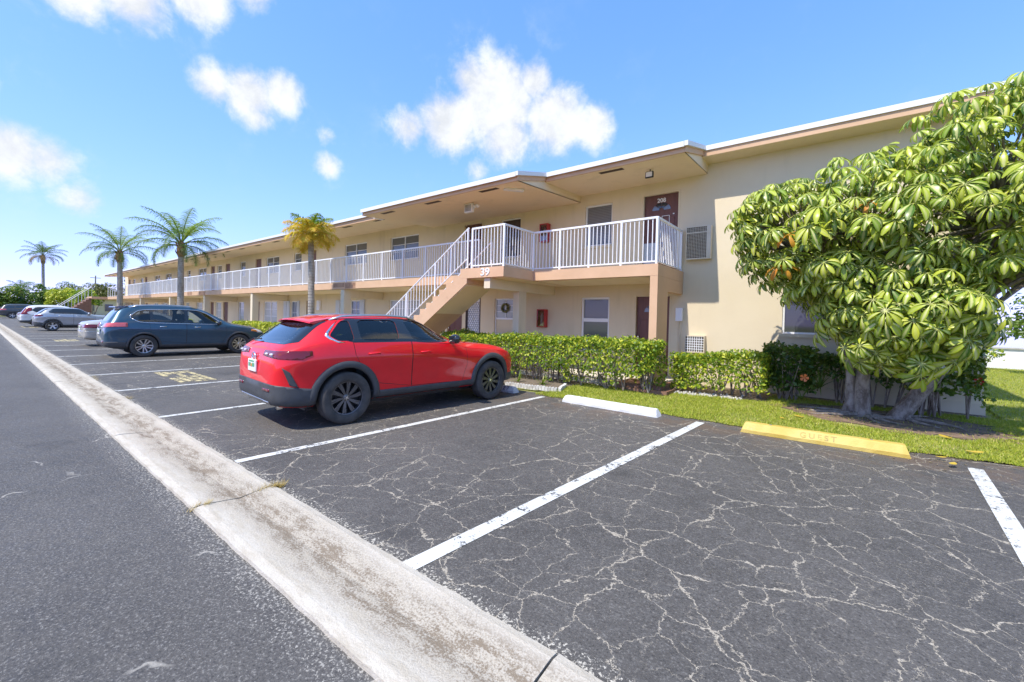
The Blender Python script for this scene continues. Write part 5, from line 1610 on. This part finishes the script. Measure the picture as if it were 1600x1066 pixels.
for ei, (c, q, n) in enumerate(ELL):
    got = 0; tries = 0; own = []
    while got < n and tries < 40000:
        tries += 1
        d = Vector((r.gauss(0, 1), r.gauss(0, 1), r.gauss(0, 1))).normalized()
        rad = r.uniform(.74, 1.08) if r.random() < .74 else r.uniform(.35, .75)
        p = Vector((c[0] + d.x * q[0] * rad, c[1] + d.y * q[1] * rad, c[2] + d.z * q[2] * rad))
        if p.y > 10.75 or p.z < .78 or inside(p, ei): continue
        if p.x > 1.62 and p.z < 2.3: continue
        if p.z < 1.35 and abs(p.x - .70) > .72: continue
        lim = .128 if rad > .72 else .19
        if any((p - o).length < lim for o in own): continue
        own.append(p); got += 1
        nrm = Vector((d.x / q[0], d.y / q[1], d.z / q[2])).normalized()
        cand.append((p, nrm, rad))
cand.sort(key=lambda t: (t[0] - Vector((0, 0, 1.5))).length - (3.0 if t[2] > .72 and t[1].y < .45 else 0))
rest = MB(); rest.uv = []
for i, (p, nrm, rad) in enumerate(cand):
    ax = (nrm * .55 + Vector((r.uniform(-.25, .25), -.12 + r.uniform(-.25, .25), .82))).normalized()
    if p.z < 1.9: ax = (nrm * .6 + Vector((0, -.25, .6))).normalized()
    Mx = Matrix.Translation(p) @ ax.to_track_quat('Z', 'Y').to_matrix().to_4x4() @ Matrix.Rotation(r.uniform(0, 2 * PI), 4, 'Z') @ Matrix.Scale(r.choice((.7, .8, .9, 1.0, 1.05, 1.15)) * r.uniform(.92, 1.08), 4)
    if i < 294:
        orange = i % 67 == 31
        o = link('leaf', ORANGE_ME if orange else VAR_ME[i % 6], tree, True)
        o.matrix_basis = Mx
        if orange: o['label'] = 'orange dying leaf whorl'
    else:
        v = VAR[i % 6]; base = len(rest.v)
        rest.v += [tuple(Mx @ Vector(q)) for q in v.v]; rest.f += [tuple(k + base for k in f) for f in v.f]; rest.uv += v.uv
o = rest.obj('inner_leaves', 'leaf_schefflera', tree, True); stuff(o)
tr = MB()
def limb(pts, rad, n=10, mbx=None):
    (mbx or tr).path(pts, rad, n)
# first trunk: two fused upright stems
tk = MB()
tk.path([(.28, 9.42, -.05), (.27, 9.42, .12), (.26, 9.40, .5), (.28, 9.36, 1.0), (.22, 9.3, 1.7), (.05, 9.2, 2.5)], [.15, .115, .10, .09, .08, .055], 14)
tk.path([(.10, 9.48, -.05), (.11, 9.47, .2), (.10, 9.45, .7), (.02, 9.4, 1.4), (-.35, 9.25, 2.4)], [.14, .085, .07, .065, .045], 12)
tk.obj('trunk', 'bark_tree', tree, True)
t2 = MB()
t2.path([(.72, 9.55, -.05), (.78, 9.56, .10), (.98, 9.56, .45), (1.25, 9.52, .95), (1.52, 9.5, 1.6), (1.68, 9.45, 2.3), (1.75, 9.3, 3.0)], [.17, .13, .11, .10, .095, .09, .06], 14)
t2.path([(1.62, 9.47, 2.05), (1.95, 9.35, 2.3), (2.5, 9.2, 2.6)], [.10, .085, .05], 10)
t2.obj('trunk', 'bark_tree', tree, True)
br = MB()
for p, nrm, rad in cand[::5]:
    s = min(((.05, 9.2, 2.5), (1.75, 9.3, 3.0), (-.35, 9.25, 2.4), (.28, 9.36, 1.1), (2.5, 9.2, 2.6)), key=lambda a: (Vector(a) - p).length)
    s = Vector(s); e = p - nrm * .25
    if (e - s).length > .3: br.path([s, s.lerp(e, .5) + Vector((r.uniform(-.1, .1), r.uniform(-.1, .1), .05)), e], [.035, .022, .010], 6, False)
br.obj('branches', 'bark_grey', tree, True)
rt = MB()
for i in range(26):
    a = r.uniform(0, 2 * PI); l = r.uniform(.35, 1.0); c0 = Vector((.3, 9.42, .02)) if i % 2 else Vector((.78, 9.55, .02))
    pts = []; ang = a
    for q in range(5):
        pts.append((c0.x, c0.y, .03 - .008 * q)); c0 = c0 + Vector((math.cos(ang), math.sin(ang) * .7, 0)) * l / 4; ang += r.uniform(-.5, .5)
    rt.path(pts, [.05, .036, .028, .02, .008], 6)
rt.obj('surface_roots', 'bark_grey', tree, True)

# ---- palms
def frond_mesh(name, L, arch, droop, m, seed, n=34, leaflet=.42, start=.22):
    r = random.Random(seed); mb = MB(); pts = []; ang = arch
    p = Vector((0, 0, 0)); k = 14
    for i in range(k + 1):
        pts.append(p.copy()); ang -= droop / k * (.5 + i / k)
        p = p + Vector((math.cos(ang), 0, math.sin(ang))) * L / k
    mb.path(pts, [.028 * (1 - .85 * i / k) + .004 for i in range(k + 1)], 4, False)
    for i in range(n):
        u = start + (1 - start) * i / (n - 1); f = u * k; j = min(int(f), k - 1); c = pts[j].lerp(pts[j + 1], f - j)
        t = (pts[j + 1] - pts[j]).normalized(); up = Vector((-t.z, 0, t.x))
        ll = leaflet * (math.sin(PI * min(1, .12 + u * .86)) ** .6) * r.uniform(.85, 1.1)
        for s in (-1, 1):
            side = Vector((0, s, 0)); d = (side * .85 + t * .45 + up * r.uniform(-.1, .35)).normalized()
            q = c.copy(); w = .013 + .004 * L; b = len(mb.v); wv = t.cross(d).cross(d).normalized() * 1.0
            a = d.copy()
            for h in range(4):
                wd = t * w * (1 - h / 3.4)
                mb.v += [tuple(q + wd), tuple(q - wd)]
                q = q + a * ll / 3; a = (a + Vector((0, 0, -1)) * r.uniform(.5, .95)).normalized()
            for h in range(3): mb.f.append((b + 2 * h, b + 2 * h + 1, b + 2 * h + 3, b + 2 * h + 2))
    return mb.mesh(name, m)
def palm(label, base, top, r0, r1, n, L, kinds, seed, leaflet=.42, boot=True, bark_m='palm_bark', curve=(0, 0), group='palms along the building'):
    r = random.Random(seed); t = thing('palm_tree', label, 'palm', base, 0, group)
    b, e = Vector((0, 0, -.05)), Vector(top) - Vector(base)
    k = 12; pts = []; rad = []
    for i in range(k + 1):
        u = i / k; p = b.lerp(e, u) + Vector((curve[0], curve[1], 0)) * math.sin(PI * u)
        pts.append(p); rad.append((r0 * (1 + .5 * max(0, .12 - u) / .12)) + (r1 - r0) * u)
    MB().path(pts, rad, 14).obj('trunk', bark_m, t, True, False)
    if boot:
        mb = MB().path([pts[-2] * .6 + pts[-3] * .4, pts[-2], e, e + Vector((0, 0, .35))], [r1 * 1.12, r1 * 1.55, r1 * 1.5, r1 * .8], 12)
        for i in range(14):
            a = r.uniform(0, 6.28); z = e.z - r.uniform(-.05, .6); q = Vector((e.x, e.y, z)); o_ = Vector((math.cos(a), math.sin(a), 0))
            mb.path([q + o_ * r1, q + o_ * r1 * 1.8 + Vector((0, 0, .16)), q + o_ * r1 * 2.0 + Vector((0, 0, .3))], [.05, .03, .012], 4, False)
        mb.obj('leaf_bases', 'palm_boot', t, True, False)
    meshes = {}
    for i in range(n):
        u = i / max(1, n - 1)                        # 0 = youngest, upright
        a = i * 2.399 + r.uniform(-.25, .25)
        m = kinds[min(int(u * len(kinds)), len(kinds) - 1)]
        arch = 1.30 - 1.15 * u; droop = 1.15 + 1.2 * u
        key = (m, int(u * 5), i % 2)
        if key not in meshes: meshes[key] = frond_mesh('frond', L * (.75 + .3 * math.sin(PI * min(1, u + .2))), arch, droop, m, seed * 31 + len(meshes), leaflet=leaflet)
        o = link('frond', meshes[key], t); o.location = e + Vector((0, 0, .18 - .16 * u)); o.rotation_euler = (r.uniform(-.06, .06), r.uniform(-.06, .06), a)
    return t
G2 = ['palm_bright', 'palm_bright', 'palm_green', 'palm_green', 'palm_green']
palm('small golden palm with yellow drooping fronds in front of the gallery railing', (-15.85, 7.95, 0), (-16.1, 8.0, 4.30), .125, .10, 26, 1.15, ['palm_bright', 'palm_gold', 'palm_gold', 'palm_gold', 'palm_gold', 'palm_gold'], 3, .55, False, 'palm_bark', (.03, 0))
palm('tallest feather palm in front of the gallery, wide green crown', (-31.3, 7.8, 0), (-31.5, 7.8, 5.35), .19, .14, 24, 3.0, G2, 4, .62, curve=(-.06, 0))
palm('feather palm left of the tallest one, thick smooth trunk', (-46.9, 7.6, 0), (-47.3, 7.6, 6.05), .22, .16, 22, 3.1, G2, 5, .62, curve=(.1, 0))
palm('windblown shaggy palm far off beyond the shrubs', (-101, 7.2, 0), (-102, 7.2, 9.6), .22, .17, 24, 3.4, ['palm_green', 'palm_green', 'palm_green', 'palm_dry'], 6, .8, curve=(.3, 0), group=None)
palm('low bushy palm rising over the far shrubs', (-108, 5.2, 0), (-108, 5.2, 4.2), .2, .16, 18, 2.4, ['palm_green'], 8, .8, group=None)
palm('palm behind the building showing only frond tips over the roof ridge', (1.3, 19.0, 0), (1.3, 19.0, 6.9), .2, .15, 14, 2.2, ['palm_green'], 9, .5, group=None)

# ---- background shrubs and trees
def bush(label, c, rad, n, size, m, name='shrub', cat='shrub', trunk=None, seed=0, group=None, clump=9, lumps=14, dens=.5):
    r = random.Random(seed); t = thing(name, label, cat, (c[0], c[1], 0), 0, group)
    P = []; N = []
    for k in range(lumps):
        d = Vector((r.gauss(0, 1), r.gauss(0, 1), r.gauss(0, .9))).normalized() * r.uniform(.35, .85)
        cc = Vector((c[0] + d.x * rad[0], c[1] + d.y * rad[1], c[2] + d.z * rad[2])); rr = r.uniform(.32, .55)
        q = nrs.normal(0, 1, (n // lumps, 3)); q /= np.linalg.norm(q, axis=1)[:, None]
        q[:, 2] = np.where(q[:, 2] < -.4, -q[:, 2], q[:, 2])
        s = nrs.uniform(.7, 1.05, (len(q), 1))
        P.append(np.array(cc) + q * s * np.array(rad) * rr); N.append(q + np.array([0, 0, .4]))
    P = np.concatenate(P); N = np.concatenate(N); ok = P[:, 2] > .1
    leaf_soup('crown', P[ok], N[ok], size, m, t, .55, .6)
    mb = MB(); h = c[2]
    for k in range(5):
        d = Vector((r.uniform(-.6, .6) * rad[0], r.uniform(-.6, .6) * rad[1], 0))
        mb.path([(c[0] + d.x * .1, c[1] + d.y * .1, -.05), (c[0] + d.x * .4, c[1] + d.y * .4, h * .5), (c[0] + d.x, c[1] + d.y, h)], [.05 * max(rad) * .6, .04 * max(rad) * .6, .02], 6, False)
    mb.obj('trunk', 'bark_grey', t, True)
    return t
FG = 'shrubs at the far end of the lot'
for i, (x, y, z, rx, ry, rz, m, lab) in enumerate((
    (-97, .0, 2.0, 3, 2.8, 2.3, 'leaf_far', 'mixed green shrub at the far left end of the lot behind the dark wagon'),
    (-98, 3.6, 2.3, 3, 2.6, 2.4, 'leaf_mix', 'flower-speckled shrub behind the pale silver sedan'),
    (-98, 6.2, 2.4, 3, 2.2, 2.5, 'leaf_dark', 'dark green shrub below the windblown palm'),
    (-92, 8.4, 2.5, 2.6, 1.9, 2.2, 'leaf_lime', 'bright umbrella shrub with yellow-green top left of the far stair'),
    (-86, 9.9, 2.3, 2.4, 1.7, 2.1, 'leaf_hedge', 'bright green umbrella shrub just left of the far stair'),
    (-110, 14, 4.0, 4, 3.5, 2.6, 'leaf_olive', 'olive brown tree behind the far end of the building'),
    (-118, 10, 3.5, 5, 4, 3, 'leaf_far', 'tall hedge-like tree behind the far shrubs'),
    (-112, -6, 3.0, 5, 5, 3, 'leaf_far', 'green tree at the far left edge of the driveway'),
    (-85, 16, 4.6, 3.5, 3, 3.4, 'leaf_olive', 'feathery tree top showing over the far roof end'))):
    bush(lab, (x, y, z), (rx, ry, rz), 2600, .34, m, 'tree' if z > 3 else 'shrub', 'tree' if z > 3 else 'shrub', seed=40 + i, group=FG if z <= 3 else None)
# neighbouring house far off
hs = thing('house', 'low house with a brown roof beyond the far shrubs', 'house', (-125, 17, 0))
MB().box(-131, -119, 13, 22, 0, 3.6).obj('wall', 'wall', hs)
MB().add([(-132, 12, 3.5), (-118, 12, 3.5), (-118, 23, 3.5), (-132, 23, 3.5), (-132, 17.5, 5.4), (-118, 17.5, 5.4)], [(0, 1, 5, 4), (2, 3, 4, 5), (1, 2, 5), (3, 0, 4), (3, 2, 1, 0)]).obj('roof', 'brown_paint', hs)
for yy in (14.2, 17, 19.8): MB().box(-118.99, -118.9, yy, yy + 1.2, 1.0, 2.4).obj('window', 'glass_dark', hs)
pole = thing('utility_pole', 'thin utility pole far off left of the building', 'pole', (-140, 18.3, 0))
MB().path([(-140, 18.3, 0), (-140, 18.3, 9.3)], [.16, .11], 8).obj('post', 'bark_grey', pole)
MB().box(-140.06, -139.94, 17.4, 19.2, 8.7, 8.82).obj('crossarm', 'bark_grey', pole)
# right background: low white wall, shrubs, young tree, distant trees
wl2 = thing('garden_wall', 'low white wall across the back lawn', 'wall', (12, 25.8, 0))
MB().box(2.3, 60, 25.7, 25.9, -.05, .78).obj('wall', 'white', wl2)
MB().box(2.28, 60, 25.64, 25.96, .782, .84).obj('coping', 'concrete', wl2)
bush('young loose tree in front of the white garden wall', (5.05, 22.5, 1.75), (.7, .7, .9), 420, .15, 'leaf_mix', 'tree', 'tree', seed=60, lumps=12)
bush('small round shrub at the foot of the white garden wall', (4.35, 24.6, .5), (.5, .5, .48), 420, .13, 'leaf_hedge', seed=61)
bush('small shrub at the wall corner close to the building edge', (3.5, 24.8, .42), (.4, .4, .45), 300, .13, 'leaf_mix', seed=62)
for i in range(7):
    bush('distant low tree behind the white garden wall, number %s from the building' % ('first', 'second', 'third', 'fourth', 'fifth', 'sixth', 'seventh')[i], (9 + i * 7, 62 + (i % 3) * 4, 1.5), (5, 3, 1.2 + .3 * (i % 2)), 500, .5, 'leaf_far', 'tree', 'tree', seed=70 + i, group='distant trees')
sheet('water', [(2.2, 25.9), (200, 25.9), (400, 400), (2.2, 400)], -.05, mat('waterm', (.05, .10, .13), .08))

# ---- grass blades
def grass(name, poly_fn, x0, x1, y0, y1, n, h, parent=None, m='grass', label=None):
    x = nrs.uniform(x0, x1, n); y = nrs.uniform(y0, y1, n)
    k = poly_fn(x, y); x, y = x[k], y[k]; n = len(x)
    hh = h * nrs.uniform(.5, 1.25, n); a = nrs.uniform(0, 2 * PI, n); lean = nrs.normal(0, .55, (n, 2)) * hh[:, None]; w = .0055
    z0 = -.014
    v = np.zeros((n, 3, 3))
    v[:, 0] = np.stack([x - w * np.cos(a), y - w * np.sin(a), np.full(n, z0)], 1); v[:, 1] = np.stack([x + w * np.cos(a), y + w * np.sin(a), np.full(n, z0)], 1)
    v[:, 2] = np.stack([x + lean[:, 0], y + lean[:, 1], z0 + hh], 1)
    me = bpy.data.meshes.new(name); f = np.arange(n * 3)
    me.vertices.add(n * 3); me.vertices.foreach_set('co', v.astype(np.float32).ravel())
    me.loops.add(n * 3); me.loops.foreach_set('vertex_index', f.astype(np.int32))
    me.polygons.add(n); me.polygons.foreach_set('loop_start', np.arange(0, n * 3, 3, dtype=np.int32)); me.polygons.foreach_set('loop_total', np.full(n, 3, dtype=np.int32))
    me.materials.append(M(m)); me.update(calc_edges=True)
    o = link(name, me); stuff(o); tag(o, label, 'grass'); return o
ex_ = np.array([e[0] for e in edge2]); ey_ = np.array([e[1] for e in edge2])
def lawn_ok(x, y):
    yb = np.where(x < -1.2, np.minimum(10.3, 9.1 + .16 * (x + 4.8)), 10.75)
    ok = (y > np.interp(x, ex_, ey_) - .03) & (y < yb)
    soil = ((x - .55) / 1.5) ** 2 + ((y - 9.35) / .98) ** 2
    ok &= (soil > 1.0 + .35 * vnoise(np.stack([x, y, x * 0], 1), 4)) | (nrs.uniform(0, 1, len(x)) < .04)
    ok &= nrs.uniform(-1.5, 1, len(x)) < vnoise(np.stack([x, y, x * 0], 1), 3.0) + .35
    return ok
grass('grass', lawn_ok, -4.9, 3.2, 7.0, 10.8, 150000, .040, label='short sunlit grass strip between the parking bays and the building')
grass('grass', lambda x, y: y > 7.2, 2.05, 8, 9.5, 25.5, 70000, .05, label='lawn stretching back past the right building corner')

# ================================================================ SMALL THINGS
def wheel_stop(label, x0, x1, y, m, h=.13, d=.17, txt=None, rot=0, tm=None, group='wheel stops'):
    L = x1 - x0
    t = thing('wheel_stop', label, 'wheel stop', ((x0 + x1) / 2, y, -.02), rot, group)
    mb = MB(); n = 24; rr = random.Random(int(x0 * 100)); prof = [(-d / 2, 0), (-d / 2, .045), (-d * .27, h - .012), (-d * .22, h), (d * .22, h), (d * .27, h - .012), (d / 2, .045), (d / 2, 0)]
    k = len(prof)
    for i in range(n + 1):
        xx = -L / 2 + L * i / n; e = .05 * max(0, 1 - min(i, n - i)) 
        for (a, b) in prof:
            f = 1 if 0 < i < n else .93
            mb.v.append((xx + (0 if 0 < i < n else (b * .35 if i == 0 else -b * .35)), a * f + rr.uniform(-.002, .002), b * (1 if 0 < i < n else .96) + (rr.uniform(-.003, .003) if b > .02 else 0)))
    for i in range(n):
        for j in range(k - 1): mb.f.append((i * k + j, (i + 1) * k + j, (i + 1) * k + j + 1, i * k + j + 1))
    mb.f.append(tuple(range(k))); mb.f.append(tuple(n * k + j for j in range(k - 1, -1, -1)))
    b = mb.obj('block', m, t, False, False)
    for sx in (-L * .3, L * .3):
        MB().path([(sx, 0, h - .004), (sx, 0, h + .004)], .016, 8).obj('anchor_pin', 'stencil_grey', t, False, False)
    if txt:
        sl = math.atan2(h - .057, d * .23)
        me = text_mesh(txt, .10 if len(txt) > 2 else .13, tm, .0015, 1.45)
        me.transform(Matrix.Translation((0 if len(txt) > 2 else L * .5 - .22, -d * .39, .085)) @ Matrix.Rotation(sl, 4, 'X'))
        link('lettering', me, t)
    return t
wheel_stop('white painted concrete wheel stop beside the lawn', -4.11, -2.31, 6.88, 'stopwhite', .12, .20, rot=-.03)
wheel_stop('yellow wheel stop lettered GUEST in front of the umbrella tree', -1.13, .65, 6.86, 'stopyellow', .14, .21, 'GUEST', .02, 'stencil')
wheel_stop('bare grey wheel stop numbered 27 in front of the red crossover', -7.1, -5.27, 6.93, 'stopgrey', .12, .19, '27', 0, 'stencil_grey')
wheel_stop('white wheel stop in the bay between the red and blue crossovers', -10.1, -8.3, 6.9, 'stopwhite', .12, .19)
# scalloped edging blocks
ed = thing('garden_edging', 'row of small scalloped white concrete edging blocks by the hedge', 'edging', (-5.3, 7.55, 0))
blk = MB()
v = [(-.032, 0), (.032, 0), (.032, .075), (.022, .092), (0, .10), (-.022, .092), (-.032, .075)]
blk.prism_y(v, -.028, .028)
blk_me = blk.mesh('edging_block', 'pebble')
for (xa_, ya_, xb_, yb_) in ((-6.0, 7.47, -4.72, 7.62), (-4.70, 7.68, -4.92, 8.28)):
    d = Vector((xb_ - xa_, yb_ - ya_, 0)); n = int(d.length / .068)
    for i in range(n):
        p = Vector((xa_, ya_, 0)) + d * (i + .5) / n
        o = link('edging_block', blk_me, ed, True); o.location = (p.x, p.y, -.02 + rnd.uniform(-.008, .006)); o.rotation_euler = (rnd.uniform(-.06, .06), 0, math.atan2(d.y, d.x) + rnd.uniform(-.05, .05))
# white pebbles in the bed
mb = MB()
for i in range(420):
    x, y = rnd.uniform(-4.6, -1.6), 0; y = 9.0 + .16 * (x + 4.8) + abs(rnd.gauss(0, .22)); s = rnd.uniform(.012, .032)
    mb.path([(x, y, -.01), (x, y, s * .7)], [s, s * .6], 5)
o = mb.obj('pebbles', 'pebble'); stuff(o); tag(o, 'scattered pale pebbles in the bed under the hedge', 'pebbles')
# fallen leaves
def fallen(x, y, s, label, m='leaf_yellow'):
    mb = MB(); rr = random.Random(int(x * 99)); a = rr.uniform(0, 6.28); c, q = math.cos(a), math.sin(a)
    prof = [(-1, 0), (-.6, .35), (0, .45), (.6, .32), (1, 0)]; v = []
    for u, w in prof:
        for sgn in (-1, 0, 1):
            lx, ly = u * s, sgn * w * s; v.append((x + lx * c - ly * q, y + lx * q + ly * c, .012 + .25 * s * abs(sgn) * w + .2 * s * u * u))
    mb.add(v, [(i * 3 + j, i * 3 + j + 1, i * 3 + j + 4, i * 3 + j + 3) for i in range(4) for j in range(2)])
    tag(mb.obj('fallen_leaf', m, None, True), label, 'leaf', 'fallen leaves')
fallen(1.13, 8.3, .11, 'big yellow fallen leaf on the grass right of the tree roots')
fallen(1.28, 7.55, .10, 'yellow fallen leaf on the grass by the lot edge, rightmost')
fallen(-.55, 8.4, .09, 'yellow fallen leaf on the grass behind the yellow wheel stop')
fallen(-.75, 8.05, .06, 'small yellow leaf on the grass near the yellow wheel stop')
fallen(.98, 6.72, .07, 'yellow leaf lying on the stall line at the right')
fallen(.92, 6.98, .06, 'yellow leaf at the tip of the right stall line')
mb = MB()
for i in range(60):
    x, y, s = rnd.gauss(.9, .35), rnd.uniform(6.3, 7.2), rnd.uniform(.008, .024); a = rnd.uniform(0, 6.28); c, q = math.cos(a) * s, math.sin(a) * s
    mb.add([(x - c, y - q, -.012), (x + q * .4, y - c * .4, -.004), (x + c, y + q, -.010), (x - q * .4, y + c * .4, -.003)], [(0, 1, 2, 3)])
o = mb.obj('leaf_litter', 'palm_dry'); stuff(o); tag(o, 'dry leaf scraps on the asphalt right of the yellow wheel stop', 'leaf litter')
# dry weeds in the gutter joint
def weeds(label, pts, n, h):
    mb = MB()
    for i in range(n):
        a, b = pts[rnd.randrange(len(pts))]; u = rnd.random()
        x, y = a[0] + (b[0] - a[0]) * u + rnd.gauss(0, .015), a[1] + (b[1] - a[1]) * u + rnd.gauss(0, .015)
        ang = rnd.uniform(0, 6.28); hh = h * rnd.uniform(.4, 1.2); w = .0035
        mb.add([(x - w, y, -.02), (x + w, y, -.02), (x + math.cos(ang) * hh * .9, y + math.sin(ang) * hh * .9, hh * .55)], [(0, 1, 2)])
    o = mb.obj('weeds', 'dry_grass'); stuff(o); tag(o, label, 'weeds')
weeds('dry yellow weeds growing in the near gutter joint', [((-3.88, 1.5), (-3.88, 1.68)), ((-3.88, 1.60), (-3.85, 1.70)), ((-3.88, 1.03), (-3.88, 1.16))], 260, .07)
weeds('dry weeds tuft at the gutter edge by the empty bay', [((-9.7, 1.64), (-9.5, 1.7)), ((-12.2, 1.64), (-13.2, 1.7))], 160, .08)
